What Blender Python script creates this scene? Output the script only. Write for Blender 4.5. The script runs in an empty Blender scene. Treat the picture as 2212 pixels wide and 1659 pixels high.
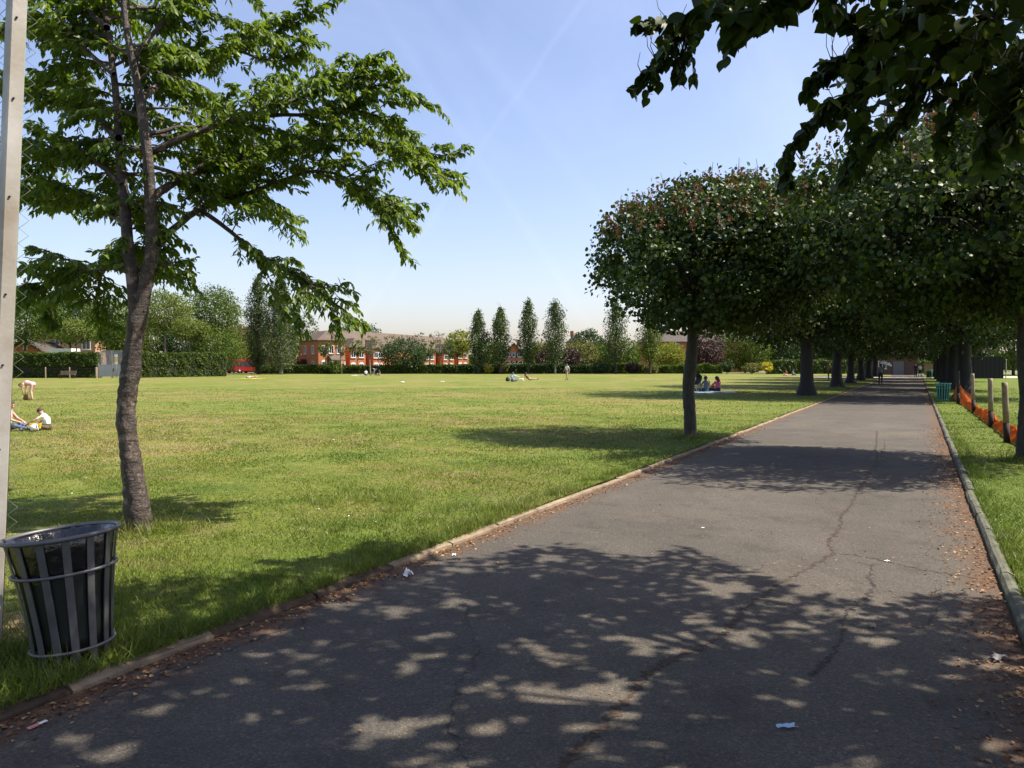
import bpy, bmesh, math, random
import numpy as np
from mathutils import Vector, Matrix

random.seed(7)
rng = np.random.default_rng(11)
S = bpy.context.scene
COL = S.collection

# ------------------------------------------------------------------ camera and measuring helpers
F = 796.0
VH = 365.0
CAMH = 1.6
PITCH = math.atan((384.0 - VH) / F)
K = 1024.0 / 2212.0


def ray(x, y):
    u, v = x * K, y * K
    a, b = (u - 512.0) / F, (384.0 - v) / F
    c, s = math.cos(PITCH), math.sin(PITCH)
    return np.array([a, c + b * s, -s + b * c])


def P(x, y, D):
    r = ray(x, y)
    return np.array([0, 0, CAMH]) + r * (D / r[1])


def G(x, y, z0=0.0):
    r = ray(x, y)
    return np.array([0, 0, CAMH]) + r * ((z0 - CAMH) / r[2])


def X_at(x, D):
    return float(P(x, 790, D)[0])


def Z_at(y, D):
    return float(P(1106, y, D)[2])


def proj(p):
    p = np.asarray(p, float)
    c, s = math.cos(PITCH), math.sin(PITCH)
    q = p - np.array([0, 0, CAMH])
    f = q[..., 1] * c - q[..., 2] * s
    up = q[..., 1] * s + q[..., 2] * c
    f = np.where(np.abs(f) < 1e-4, 1e-4, f)
    return (512 + F * q[..., 0] / f) / K, (384 - F * up / f) / K, f


# path frame: s runs along the path, t across it to the right
PA = np.array([-0.66, 6.98])
PANG = math.radians(27.0)
PD = np.array([math.sin(PANG), math.cos(PANG)])
PN = np.array([math.cos(PANG), -math.sin(PANG)])
PW = 4.33
PZ = -0.05


def st(s, t):
    q = PA + PD * s + PN * t
    return float(q[0]), float(q[1])


def to_st(x, y):
    r = np.stack([np.asarray(x) - PA[0], np.asarray(y) - PA[1]], -1)
    return r @ PD, r @ PN


# ------------------------------------------------------------------ object helpers
def link(o, parent=None):
    COL.objects.link(o)
    if parent is not None:
        o.parent = parent
    return o


def tag(o, label=None, cat=None, group=None, kind=None):
    if label:
        o["label"] = label
    if cat:
        o["category"] = cat
    if group:
        o["group"] = group
    if kind:
        o["kind"] = kind
    return o


def empty(name, loc, rz=0.0, label=None, cat=None, group=None):
    o = bpy.data.objects.new(name, None)
    o.empty_display_size = 0.3
    o.location = loc
    o.rotation_euler = (0, 0, rz)
    link(o)
    return tag(o, label, cat, group)


def copy_tree(o, parent=None):
    c = o.copy()
    link(c, parent)
    for ch in list(o.children):
        copy_tree(ch, c)
    return c


def np_mesh(name, V, T, mats, tint=None, smooth=False, midx=None):
    """V (n,3), T (m,k) uniform polygons"""
    me = bpy.data.meshes.new(name)
    V = np.ascontiguousarray(V, dtype=np.float32)
    T = np.ascontiguousarray(T, dtype=np.int32)
    n, (m, k) = len(V), T.shape
    me.vertices.add(n)
    me.vertices.foreach_set("co", V.ravel())
    me.loops.add(m * k)
    me.loops.foreach_set("vertex_index", T.ravel())
    me.polygons.add(m)
    me.polygons.foreach_set("loop_start", np.arange(0, m * k, k, dtype=np.int32))
    if midx is not None:
        me.polygons.foreach_set("material_index", np.ascontiguousarray(midx, dtype=np.int32))
    me.update(calc_edges=True)
    if smooth:
        me.polygons.foreach_set("use_smooth", np.ones(m, dtype=bool))
    for mt in mats:
        me.materials.append(mt)
    if tint is not None:
        a = me.attributes.new("tint", "FLOAT", "POINT")
        a.data.foreach_set("value", np.ascontiguousarray(tint, dtype=np.float32))
    return me


def np_obj(name, V, T, mats, parent=None, tint=None, smooth=False, midx=None):
    return link(bpy.data.objects.new(name, np_mesh(name, V, T, mats, tint, smooth, midx)), parent)


class MB:
    """collects faces of any size for one mesh object"""

    def __init__(self):
        self.v, self.f, self.m, self.sm = [], [], [], []

    def add(self, vs, fs, mi=0, smooth=False):
        o = len(self.v)
        self.v += [tuple(map(float, p)) for p in vs]
        for f in fs:
            self.f.append(tuple(i + o for i in f))
            self.m.append(mi)
            self.sm.append(smooth)

    def box(self, c, s, mi=0, rz=0.0, R=None):
        hx, hy, hz = s[0] / 2, s[1] / 2, s[2] / 2
        vs = [Vector((x, y, z)) for z in (-hz, hz) for x, y in ((-hx, -hy), (hx, -hy), (hx, hy), (-hx, hy))]
        M = R if R is not None else Matrix.Rotation(rz, 3, 'Z')
        vs = [M @ p + Vector(c) for p in vs]
        self.add(vs, [(3, 2, 1, 0), (4, 5, 6, 7), (0, 1, 5, 4), (1, 2, 6, 5), (2, 3, 7, 6), (3, 0, 4, 7)], mi)

    def quad(self, a, b, c, d, mi=0):
        self.add([a, b, c, d], [(0, 1, 2, 3)], mi)

    def tube(self, pts, rad, n=8, mi=0, cap=True, smooth=True):
        V, T = tube_np(np.asarray(pts, float), rad, n)
        fs = [tuple(t) for t in T]
        if cap:
            k = len(V) // n
            fs.append(tuple(range(n - 1, -1, -1)))
            fs.append(tuple((k - 1) * n + i for i in range(n)))
        self.add(V, fs, mi, smooth)

    def lathe(self, prof, n=24, mi=0, c=(0, 0, 0), smooth=True, cap0=False, cap1=False):
        vs, fs = [], []
        for r, z in prof:
            for i in range(n):
                a = 2 * math.pi * i / n
                vs.append((c[0] + r * math.cos(a), c[1] + r * math.sin(a), c[2] + z))
        for j in range(len(prof) - 1):
            for i in range(n):
                i2 = (i + 1) % n
                fs.append((j * n + i, j * n + i2, (j + 1) * n + i2, (j + 1) * n + i))
        if cap0:
            fs.append(tuple(range(n - 1, -1, -1)))
        if cap1:
            fs.append(tuple((len(prof) - 1) * n + i for i in range(n)))
        self.add(vs, fs, mi, smooth)

    def torus(self, R, r, z, n=40, m=8, mi=0):
        vs, fs = [], []
        for i in range(n):
            a = 2 * math.pi * i / n
            for j in range(m):
                b = 2 * math.pi * j / m
                q = R + r * math.cos(b)
                vs.append((q * math.cos(a), q * math.sin(a), z + r * math.sin(b)))
        for i in range(n):
            for j in range(m):
                fs.append((i * m + j, ((i + 1) % n) * m + j, ((i + 1) % n) * m + (j + 1) % m, i * m + (j + 1) % m))
        self.add(vs, fs, mi, True)

    def build(self, name, mats, parent=None):
        me = bpy.data.meshes.new(name)
        me.from_pydata(self.v, [], self.f)
        me.polygons.foreach_set("material_index", self.m)
        me.polygons.foreach_set("use_smooth", self.sm)
        for mt in (mats if isinstance(mats, (list, tuple)) else [mats]):
            me.materials.append(mt)
        me.update()
        return link(bpy.data.objects.new(name, me), parent)


def norm(a):
    a = np.asarray(a, float)
    return a / np.maximum(np.linalg.norm(a, axis=-1, keepdims=True), 1e-9)


def tube_np(pts, rad, n=6):
    pts = np.asarray(pts, float)
    k = len(pts)
    rad = np.broadcast_to(np.asarray(rad, float), (k,))
    d = norm(np.gradient(pts, axis=0))
    ref = np.array([0.31, 0.17, 0.93])
    if abs(np.mean(d, 0) @ ref) > 0.85 * np.linalg.norm(np.mean(d, 0)):
        ref = np.array([0.9, -0.3, 0.2])
    a = norm(np.cross(d, ref))
    b = np.cross(d, a)
    th = np.arange(n) * 2 * np.pi / n
    V = pts[:, None] + rad[:, None, None] * (np.cos(th)[None, :, None] * a[:, None] + np.sin(th)[None, :, None] * b[:, None])
    idx = np.arange(k * n).reshape(k, n)
    nx = np.roll(idx, -1, 1)
    T = np.stack([idx[:-1], nx[:-1], nx[1:], idx[1:]], -1).reshape(-1, 4)
    return V.reshape(-1, 3), T


def spline(pts, step):
    """Catmull-Rom through pts, resampled at about `step`"""
    p = np.asarray(pts, float)
    if len(p) < 3:
        n = max(2, int(np.linalg.norm(p[-1] - p[0]) / step) + 1)
        return p[0] + (p[-1] - p[0]) * np.linspace(0, 1, n)[:, None]
    q = np.vstack([2 * p[0] - p[1], p, 2 * p[-1] - p[-2]])
    out = []
    for i in range(1, len(q) - 2):
        m = max(2, int(np.linalg.norm(q[i + 1] - q[i]) / step))
        t = (np.arange(m) / m)[:, None]
        a, b, c, d = q[i - 1], q[i], q[i + 1], q[i + 2]
        out.append(0.5 * (2 * b + (c - a) * t + (2 * a - 5 * b + 4 * c - d) * t ** 2 + (3 * b - a - 3 * c + d) * t ** 3))
    out.append(p[-1:])
    return np.vstack(out)


class Tubes:
    def __init__(self):
        self.V, self.T, self.n = [], [], 0

    def add(self, pts, r0, r1=None, n=6, rad=None):
        pts = np.asarray(pts, float)
        if rad is None:
            rad = np.linspace(r0, r0 if r1 is None else r1, len(pts))
        V, T = tube_np(pts, rad, n)
        self.V.append(V)
        self.T.append(T + self.n)
        self.n += len(V)

    def build(self, name, mat, parent=None):
        return np_obj(name, np.vstack(self.V), np.vstack(self.T), [mat], parent, smooth=True)


# leaf shapes: x across, y along, z out of the blade
LEAF_CHERRY = (np.array([[0, 0, 0], [-.17, .25, .05], [-.2, .58, .03], [0, 1, -.12], [.2, .58, .03], [.17, .25, .05], [0, .5, -.03]]),
               np.array([[0, 6, 1], [1, 6, 2], [2, 6, 3], [0, 5, 6], [5, 4, 6], [4, 3, 6]]))
LEAF_BROAD = (np.array([[0, 0, 0], [-.3, .12, .06], [-.46, .5, .05], [-.22, .82, .0], [0, 1, -.1], [.22, .82, .0], [.46, .5, .05], [.3, .12, .06], [0, .5, -.05]]),
              np.array([[0, 8, 1], [1, 8, 2], [2, 8, 3], [3, 8, 4], [4, 8, 5], [5, 8, 6], [6, 8, 7], [7, 8, 0]])[:, [0, 2, 1]])
def _curl():
    half = [(.10, .0, .02), (.30, .06, .05), (.45, .26, .07), (.47, .46, .04), (.37, .68, .0), (.17, .88, -.07)]
    V = [(0, .03, 0), (0, .35, -.06), (0, .68, -.07), (0, 1.06, -.17)]
    V += [(-x, y, z) for x, y, z in half] + [(x, y, z) for x, y, z in half]
    Tt = []
    for o, fl in ((4, False), (10, True)):
        q = [(0, 1, o), (o, 1, o + 1), (o + 1, 1, o + 2), (o + 2, 1, o + 3), (1, 2, o + 3), (o + 3, 2, o + 4), (o + 4, 2, o + 5), (2, 3, o + 5)]
        Tt += [t if not fl else (t[0], t[2], t[1]) for t in q]
    return np.array(V, float), np.array(Tt)


LEAF_CURL = _curl()
LEAF_CARD = (np.array([[0, 0, 0], [-.38, .5, .1], [0, 1, -.1], [.38, .5, .1]]), np.array([[0, 2, 1], [0, 3, 2]]))
BLADE = (np.array([[-.5, 0, 0], [.5, 0, 0], [.32, .6, .12], [-.32, .6, .12], [0, 1, .4]]), np.array([[0, 1, 2], [0, 2, 3], [3, 2, 4]]))


class Leaves:
    def __init__(self, shape):
        self.Tm, self.F = shape
        self.V, self.Tt, self.M = [], [], []

    def add(self, pos, dirs, nrm, size, tint, width=None, mi=0):
        pos = np.asarray(pos, float)
        n = len(pos)
        if n == 0:
            return
        d = norm(dirs)
        s = norm(np.cross(d, nrm))
        m = np.cross(s, d)
        size = np.broadcast_to(np.asarray(size, float), (n,))[:, None, None]
        w = size if width is None else np.broadcast_to(np.asarray(width, float), (n,))[:, None, None]
        T = self.Tm
        V = pos[:, None] + w * T[None, :, 0:1] * s[:, None] + size * (T[None, :, 1:2] * d[:, None] + T[None, :, 2:3] * m[:, None])
        self.V.append(V.reshape(-1, 3))
        self.Tt.append(np.repeat(np.broadcast_to(np.asarray(tint, float), (n,)), len(T)))
        self.M.append(np.full(n * len(self.F), mi))

    def build(self, name, mats, parent=None):
        V = np.vstack(self.V)
        k = len(self.Tm)
        T = (self.F[None] + (np.arange(len(V) // k) * k)[:, None, None]).reshape(-1, 3)
        return np_obj(name, V, T, mats, parent, tint=np.concatenate(self.Tt), midx=np.concatenate(self.M))


def rand_unit(n):
    return norm(rng.normal(size=(n, 3)))


# ------------------------------------------------------------------ materials
def new_mat(name):
    m = bpy.data.materials.new(name)
    m.use_nodes = True
    nt = m.node_tree
    b = nt.nodes["Principled BSDF"]
    return m, nt, b


def N(nt, t, **kw):
    n = nt.nodes.new(t)
    for k, v in kw.items():
        setattr(n, k, v)
    return n


def ramp(nt, fac, stops):
    r = N(nt, "ShaderNodeValToRGB")
    e = r.color_ramp.elements
    while len(e) < len(stops):
        e.new(0.5)
    for i, (p, c) in enumerate(stops):
        e[i].position = p
        e[i].color = (*c, 1) if len(c) == 3 else c
    nt.links.new(fac, r.inputs[0])
    return r.outputs[0]


def noise(nt, vec, scale, detail=4, rough=0.55, dist=0.0):
    n = N(nt, "ShaderNodeTexNoise")
    n.inputs["Scale"].default_value = scale
    n.inputs["Detail"].default_value = detail
    n.inputs["Roughness"].default_value = rough
    n.inputs["Distortion"].default_value = dist
    if vec is not None:
        nt.links.new(vec, n.inputs["Vector"])
    return n.outputs["Fac"]


def mixc(nt, fac, a, b, blend="MIX"):
    m = N(nt, "ShaderNodeMix", data_type="RGBA", blend_type=blend)
    for sock, val in ((m.inputs[0], fac), (m.inputs[6], a), (m.inputs[7], b)):
        if isinstance(val, (int, float)):
            sock.default_value = val
        elif isinstance(val, (tuple, list)):
            sock.default_value = (*val, 1) if len(val) == 3 else val
        else:
            nt.links.new(val, sock)
    return m.outputs[2]


def math_n(nt, op, a, b=None, clamp=False):
    m = N(nt, "ShaderNodeMath", operation=op, use_clamp=clamp)
    for i, v in enumerate((a, b)):
        if v is None:
            continue
        if isinstance(v, (int, float)):
            m.inputs[i].default_value = v
        else:
            nt.links.new(v, m.inputs[i])
    return m.outputs[0]


def bump(nt, b, h, strength=0.3, dist=0.02):
    n = N(nt, "ShaderNodeBump")
    n.inputs["Strength"].default_value = strength
    n.inputs["Distance"].default_value = dist
    nt.links.new(h, n.inputs["Height"])
    nt.links.new(n.outputs[0], b.inputs["Normal"])


def pos_node(nt):
    return N(nt, "ShaderNodeNewGeometry").outputs["Position"]


def obj_node(nt):
    return N(nt, "ShaderNodeTexCoord").outputs["Object"]


def simple(name, c, rough=0.6, var=0.25, scale=6.0, metal=0.0, spec=0.5, c2=None, bumps=0.0, bscale=40):
    m, nt, b = new_mat(name)
    o = obj_node(nt)
    c2 = c2 or tuple(x * (1 - var) for x in c)
    col = ramp(nt, noise(nt, o, scale), [(0.3, c2), (0.7, c)])
    nt.links.new(col, b.inputs["Base Color"])
    b.inputs["Roughness"].default_value = rough
    b.inputs["Metallic"].default_value = metal
    b.inputs["Specular IOR Level"].default_value = spec
    if bumps:
        bump(nt, b, noise(nt, o, bscale), bumps, 0.01)
    return m


def leaf_mat(name, dark, light, trans=0.3, rough=0.45, spec=0.5, tcol=None, extra=None):
    m, nt, b = new_mat(name)
    at = N(nt, "ShaderNodeAttribute", attribute_name="tint")
    stops = [(0.0, dark), (0.75, light)]
    if extra:
        stops.append((0.98, extra))
    col = ramp(nt, at.outputs["Fac"], stops)
    nt.links.new(col, b.inputs["Base Color"])
    b.inputs["Roughness"].default_value = rough
    b.inputs["Specular IOR Level"].default_value = spec
    tr = N(nt, "ShaderNodeBsdfTranslucent")
    tcol = tcol or (light[0] * 1.5, light[1] * 1.5, light[2] * 0.7)
    tr.inputs[0].default_value = (*tcol, 1)
    mx = N(nt, "ShaderNodeMixShader")
    mx.inputs[0].default_value = trans
    nt.links.new(b.outputs[0], mx.inputs[1])
    nt.links.new(tr.outputs[0], mx.inputs[2])
    nt.links.new(mx.outputs[0], nt.nodes["Material Output"].inputs[0])
    return m


def bark_mat(name, c1, c2, scale=14.0, horiz=False, c3=None):
    m, nt, b = new_mat(name)
    o = obj_node(nt)
    mp = N(nt, "ShaderNodeMapping")
    nt.links.new(o, mp.inputs[0])
    mp.inputs["Scale"].default_value = (1.6, 1.6, 4.0) if horiz else (2.5, 2.5, 0.35)
    f = noise(nt, mp.outputs[0], scale if not horiz else 5.0, 6, 0.65)
    col = ramp(nt, f, [(0.32, c1), (0.62, c2)])
    if c3:
        g = ramp(nt, noise(nt, o, 6.5, 7, 0.8), [(0.53, (0, 0, 0)), (0.62, (1, 1, 1))])
        col = mixc(nt, g, col, c3)
    nt.links.new(col, b.inputs["Base Color"])
    b.inputs["Roughness"].default_value = 0.75 if not horiz else 0.5
    bump(nt, b, math_n(nt, "ADD", f, noise(nt, o, 26, 6, 0.75)), 0.9, 0.025)
    return m


def grass_colour(nt):
    p = pos_node(nt)
    big = noise(nt, p, 0.16, 5, 0.6)
    med = noise(nt, p, 0.9, 5, 0.62, 0.3)
    fine = noise(nt, p, 9.0, 4, 0.7)
    c = ramp(nt, med, [(0.34, G_DARK), (0.5, G_MID), (0.68, G_LIGHT)])
    c2 = ramp(nt, big, [(0.36, (0.82, 0.95, 0.85)), (0.62, (1.16, 1.05, 1.0))])
    c = mixc(nt, 1.0, c, c2, "MULTIPLY")
    dry = ramp(nt, math_n(nt, "MULTIPLY", big, noise(nt, p, 2.3, 6, 0.7)), [(0.25, (0, 0, 0)), (0.33, (1, 1, 1))])
    c = mixc(nt, math_n(nt, "MULTIPLY", dry, 0.7), c, G_DRY)
    # lusher beside the path and on the verge
    dt = N(nt, "ShaderNodeVectorMath", operation="DOT_PRODUCT")
    sub = N(nt, "ShaderNodeVectorMath", operation="SUBTRACT")
    nt.links.new(p, sub.inputs[0])
    sub.inputs[1].default_value = (PA[0], PA[1], 0)
    nt.links.new(sub.outputs[0], dt.inputs[0])
    dt.inputs[1].default_value = (PN[0], PN[1], 0)
    tt = math_n(nt, "ADD", dt.outputs["Value"], math_n(nt, "MULTIPLY", math_n(nt, "SUBTRACT", noise(nt, p, 0.5, 4), 0.5), 5.0))
    lush = ramp(nt, math_n(nt, "ADD", math_n(nt, "MULTIPLY", tt, 0.1), 0.5), [(0.08, (0.0, 0.0, 0.0)), (0.42, (0.5, 0.5, 0.5)), (0.95, (0.75, 0.75, 0.75))])
    c = mixc(nt, lush, c, G_LUSH)
    f2 = ramp(nt, fine, [(0.3, (0.7, 0.7, 0.7)), (0.7, (1.25, 1.25, 1.25))])
    return mixc(nt, 1.0, c, f2, "MULTIPLY"), p, fine


G_DARK, G_MID, G_LIGHT, G_DRY = (0.088, 0.124, 0.017), (0.132, 0.156, 0.026), (0.172, 0.176, 0.042), (0.22, 0.170, 0.080)
G_LUSH = (0.088, 0.130, 0.017)

M = {}


def make_materials():
    # lawn sheet
    m, nt, b = new_mat("lawn_turf")
    c, p, fine = grass_colour(nt)
    soil = ramp(nt, noise(nt, p, 2.6, 8, 0.8), [(0.62, (0, 0, 0)), (0.70, (1, 1, 1))])
    c = mixc(nt, math_n(nt, "MULTIPLY", soil, 0.7), c, (0.085, 0.058, 0.032))
    nt.links.new(c, b.inputs["Base Color"])
    b.inputs["Roughness"].default_value = 0.85
    b.inputs["Specular IOR Level"].default_value = 0.15
    h = math_n(nt, "ADD", noise(nt, p, 22.0, 4, 0.7), math_n(nt, "MULTIPLY", noise(nt, p, 2.5, 3), 1.5))
    bump(nt, b, h, 0.9, 0.05)
    M["lawn"] = m
    # blades
    m, nt, b = new_mat("grass_blade")
    c, p, fine = grass_colour(nt)
    at = N(nt, "ShaderNodeAttribute", attribute_name="tint")
    v = ramp(nt, at.outputs["Fac"], [(0.0, (0.65, 0.75, 0.6)), (0.6, (1.1, 1.15, 1.0)), (0.93, (1.5, 1.4, 1.4)), (1.0, (2.2, 1.8, 2.6))])
    c = mixc(nt, 1.0, c, v, "MULTIPLY")
    nt.links.new(c, b.inputs["Base Color"])
    b.inputs["Roughness"].default_value = 0.5
    b.inputs["Specular IOR Level"].default_value = 0.35
    tr = N(nt, "ShaderNodeBsdfTranslucent")
    nt.links.new(mixc(nt, 1.0, c, (1.3, 1.4, 0.8), "MULTIPLY"), tr.inputs[0])
    mx = N(nt, "ShaderNodeMixShader")
    mx.inputs[0].default_value = 0.3
    nt.links.new(b.outputs[0], mx.inputs[1])
    nt.links.new(tr.outputs[0], mx.inputs[2])
    nt.links.new(mx.outputs[0], nt.nodes["Material Output"].inputs[0])
    M["blade"] = m
    # wide ground beyond the park
    M["earth"] = simple("dry_ground", (0.13, 0.14, 0.05), 0.9, 0.4, 0.15)
    # asphalt, object space = path frame (x across, y along)
    m, nt, b = new_mat("worn_asphalt")
    o = obj_node(nt)
    base = ramp(nt, noise(nt, o, 0.8, 6, 0.6), [(0.3, (0.064, 0.0565, 0.046)), (0.7, (0.094, 0.083, 0.067))])
    vo = N(nt, "ShaderNodeTexVoronoi")
    vo.inputs["Scale"].default_value = 110.0
    nt.links.new(o, vo.inputs["Vector"])
    sep0 = N(nt, "ShaderNodeSeparateColor")
    nt.links.new(vo.outputs["Color"], sep0.inputs[0])
    stone = ramp(nt, sep0.outputs[0], [(0.0, (0.7, 0.7, 0.7)), (0.6, (1.0, 1.0, 1.0)), (0.95, (1.3, 1.28, 1.24)), (1.0, (2.0, 1.9, 1.8))])
    c = mixc(nt, 1.0, base, stone, "MULTIPLY")
    gr = ramp(nt, noise(nt, o, 40, 3, 0.7), [(0.3, (0.75, 0.75, 0.75)), (0.7, (1.2, 1.2, 1.2))])
    c = mixc(nt, 1.0, c, gr, "MULTIPLY")
    # dark damp blotches and tar
    bl = ramp(nt, noise(nt, o, 1.9, 6, 0.75), [(0.52, (1, 1, 1)), (0.62, (0.78, 0.77, 0.76)), (0.75, (0.6, 0.59, 0.58))])
    c = mixc(nt, 1.0, c, bl, "MULTIPLY")
    vp = N(nt, "ShaderNodeTexVoronoi")
    vp.inputs["Scale"].default_value = 0.33
    nt.links.new(o, vp.inputs["Vector"])
    sepp = N(nt, "ShaderNodeSeparateColor")
    nt.links.new(vp.outputs["Color"], sepp.inputs[0])
    c = mixc(nt, 1.0, c, ramp(nt, sepp.outputs[1], [(0.0, (0.88, 0.89, 0.91)), (0.5, (1.0, 1.0, 1.0)), (1.0, (1.1, 1.08, 1.05))]), "MULTIPLY")
    lt = ramp(nt, noise(nt, o, 5.5, 7, 0.8), [(0.56, (1, 1, 1)), (0.68, (1.28, 1.25, 1.18))])
    c = mixc(nt, 1.0, c, lt, "MULTIPLY")
    # dirt gathered along both edges
    sx = N(nt, "ShaderNodeSeparateXYZ")
    nt.links.new(o, sx.inputs[0])
    nz = noise(nt, o, 2.2, 6, 0.7)
    wob = math_n(nt, "MULTIPLY", math_n(nt, "SUBTRACT", nz, 0.5), 1.1)
    el = math_n(nt, "ADD", sx.outputs[0], wob)
    er = math_n(nt, "ADD", math_n(nt, "SUBTRACT", PW, sx.outputs[0]), wob)
    ml = ramp(nt, el, [(0.0, (1, 1, 1)), (0.27, (0, 0, 0))])
    mr = ramp(nt, er, [(0.0, (1, 1, 1)), (0.34, (0, 0, 0))])
    dm = math_n(nt, "MAXIMUM", ml, mr)
    dirt = ramp(nt, noise(nt, o, 18, 5, 0.75), [(0.3, (0.045, 0.028, 0.018)), (0.55, (0.115, 0.062, 0.032)), (0.75, (0.19, 0.115, 0.06))])
    c = mixc(nt, math_n(nt, "MULTIPLY", dm, 0.9), c, dirt)
    nt.links.new(c, b.inputs["Base Color"])
    b.inputs["Roughness"].default_value = 0.85
    b.inputs["Specular IOR Level"].default_value = 0.3
    h = math_n(nt, "ADD", math_n(nt, "MULTIPLY", vo.outputs["Distance"], -1.0), noise(nt, o, 30, 4, 0.7))
    bump(nt, b, h, 0.6, 0.008)
    M["asphalt"] = m
    M["crack"] = simple("earth_filled_crack", (0.085, 0.05, 0.027), 0.95, 0.0, 38.0, c2=(0.014, 0.011, 0.009))
    M["crackdark"] = simple("tarred_crack", (0.05, 0.04, 0.033), 0.95, 0.0, 9.0, c2=(0.015, 0.013, 0.011))
    m, nt, b = new_mat("kerb_concrete")
    p = pos_node(nt)
    c = ramp(nt, noise(nt, p, 3.0, 6, 0.7), [(0.3, (0.11, 0.08, 0.05)), (0.55, (0.22, 0.17, 0.11)), (0.75, (0.30, 0.245, 0.17))])
    nt.links.new(c, b.inputs["Base Color"])
    b.inputs["Roughness"].default_value = 0.9
    bump(nt, b, noise(nt, p, 60, 5, 0.7), 0.6, 0.01)
    M["kerb"] = m
    M["kerbsoil"] = simple("soil_and_leaf_mould", (0.085, 0.055, 0.03), .95, .5, 14, bumps=.9, bscale=60, c2=(.03, .024, .014))
    m, nt, b = new_mat("mossy_kerb")
    p = pos_node(nt)
    c = ramp(nt, noise(nt, p, 4.0, 6, 0.7), [(0.3, (0.040, 0.045, 0.028)), (0.55, (0.095, 0.098, 0.066)), (0.75, (0.175, 0.17, 0.125))])
    nt.links.new(c, b.inputs["Base Color"])
    b.inputs["Roughness"].default_value = 0.9
    bump(nt, b, noise(nt, p, 60, 5, 0.7), 0.6, 0.01)
    M["mosskerb"] = m
    # foliage
    M["cherry"] = leaf_mat("cherry_leaf", (0.034, 0.075, 0.010), (0.125, 0.185, 0.030), 0.36, 0.47, 0.32, (0.21, 0.32, 0.02), (0.20, 0.25, 0.07))
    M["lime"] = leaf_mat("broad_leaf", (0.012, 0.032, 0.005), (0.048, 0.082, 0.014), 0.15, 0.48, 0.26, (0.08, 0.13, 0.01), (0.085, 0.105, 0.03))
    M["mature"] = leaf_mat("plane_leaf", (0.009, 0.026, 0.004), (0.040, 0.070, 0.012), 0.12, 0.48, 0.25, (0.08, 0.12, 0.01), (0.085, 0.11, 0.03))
    M["spike"] = leaf_mat("spent_flower", (0.10, 0.05, 0.03), (0.22, 0.10, 0.06), 0.1, 0.7, 0.2)
    M["green"] = leaf_mat("mid_green_leaf", (0.028, 0.056, 0.009), (0.090, 0.135, 0.022), 0.25, 0.6, 0.15)
    M["pale"] = leaf_mat("pale_green_leaf", (0.048, 0.075, 0.015), (0.130, 0.170, 0.036), 0.25, 0.6, 0.15)
    M["yellow"] = leaf_mat("yellow_green_leaf", (0.075, 0.10, 0.012), (0.20, 0.22, 0.03), 0.25, 0.6, 0.15)
    M["gold"] = leaf_mat("golden_leaf", (0.22, 0.20, 0.015), (0.48, 0.42, 0.03), 0.2, 0.6, 0.3)
    M["deep"] = leaf_mat("deep_green_leaf", (0.016, 0.036, 0.012), (0.045, 0.078, 0.024), 0.2, 0.55, 0.18)
    M["poplar"] = leaf_mat("poplar_leaf", (0.020, 0.042, 0.010), (0.075, 0.108, 0.026), 0.2, 0.55, 0.4)
    M["purple"] = leaf_mat("copper_leaf", (0.018, 0.010, 0.010), (0.055, 0.030, 0.026), 0.15, 0.55, 0.35, (0.07, 0.03, 0.02))
    M["olive"] = leaf_mat("olive_leaf", (0.055, 0.065, 0.018), (0.125, 0.135, 0.040), 0.25, 0.6, 0.15)
    M["hedge"] = leaf_mat("clipped_hedge_leaf", (0.022, 0.045, 0.008), (0.070, 0.105, 0.018), 0.2, 0.55, 0.18)
    M["hedgecore"] = simple("hedge_twigs", (0.018, 0.022, 0.010), 0.95, 0.4, 3)
    M["bark"] = bark_mat("grey_bark", (0.018, 0.016, 0.012), (0.062, 0.055, 0.042))
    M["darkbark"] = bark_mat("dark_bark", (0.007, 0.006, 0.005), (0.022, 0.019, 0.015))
    M["cherrybark"] = bark_mat("cherry_bark", (0.012, 0.008, 0.006), (0.058, 0.038, 0.029), 6, True, (0.21, 0.155, 0.125))
    M["palebark"] = bark_mat("pale_bark", (0.10, 0.09, 0.065), (0.24, 0.21, 0.16))
    M["twig"] = simple("twig", (0.06, 0.045, 0.035), 0.7, 0.4)
    # made things
    M["galv"] = simple("galvanised_steel", (0.44, 0.43, 0.42), 0.5, 0.3, 3.0, 0.2, c2=(0.27, 0.235, 0.19), bumps=0.1)
    M["wire"] = simple("green_coated_wire", (0.22, 0.26, 0.18), 0.5, 0.3, 30)
    M["binmetal"] = simple("grey_painted_bin_metal", (0.13, 0.13, 0.132), 0.45, 0.35, 9, 0.3)
    M["liner"] = simple("dark_green_liner", (0.007, 0.013, 0.010), 0.5, 0.5, 5)
    M["bag"] = simple("black_plastic_bag", (0.008, 0.008, 0.009), 0.16, 0.2, 20, spec=0.8, bumps=0.9, bscale=22)
    M["greenbin"] = simple("green_painted_metal", (0.09, 0.40, 0.26), 0.45, 0.3, 6)
    M["post"] = simple("weathered_timber", (0.30, 0.235, 0.15), 0.85, 0.45, 7, bumps=0.5, bscale=30)
    M["postdark"] = simple("creosoted_timber", (0.028, 0.022, 0.016), 0.85, 0.4, 7, bumps=0.5, bscale=30)
    M["orange"] = leaf_mat("orange_plastic_net", (0.50, 0.13, 0.03), (0.62, 0.20, 0.06), 0.25, 0.5, 0.3, (0.7, 0.22, 0.05))
    M["brick"] = brick_mat("red_brick", (0.50, 0.165, 0.052), (0.42, 0.125, 0.040), (0.40, 0.24, 0.14))
    M["stockbrick"] = brick_mat("stock_brick", (0.36, 0.22, 0.12), (0.28, 0.16, 0.09), (0.36, 0.30, 0.22))
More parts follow.
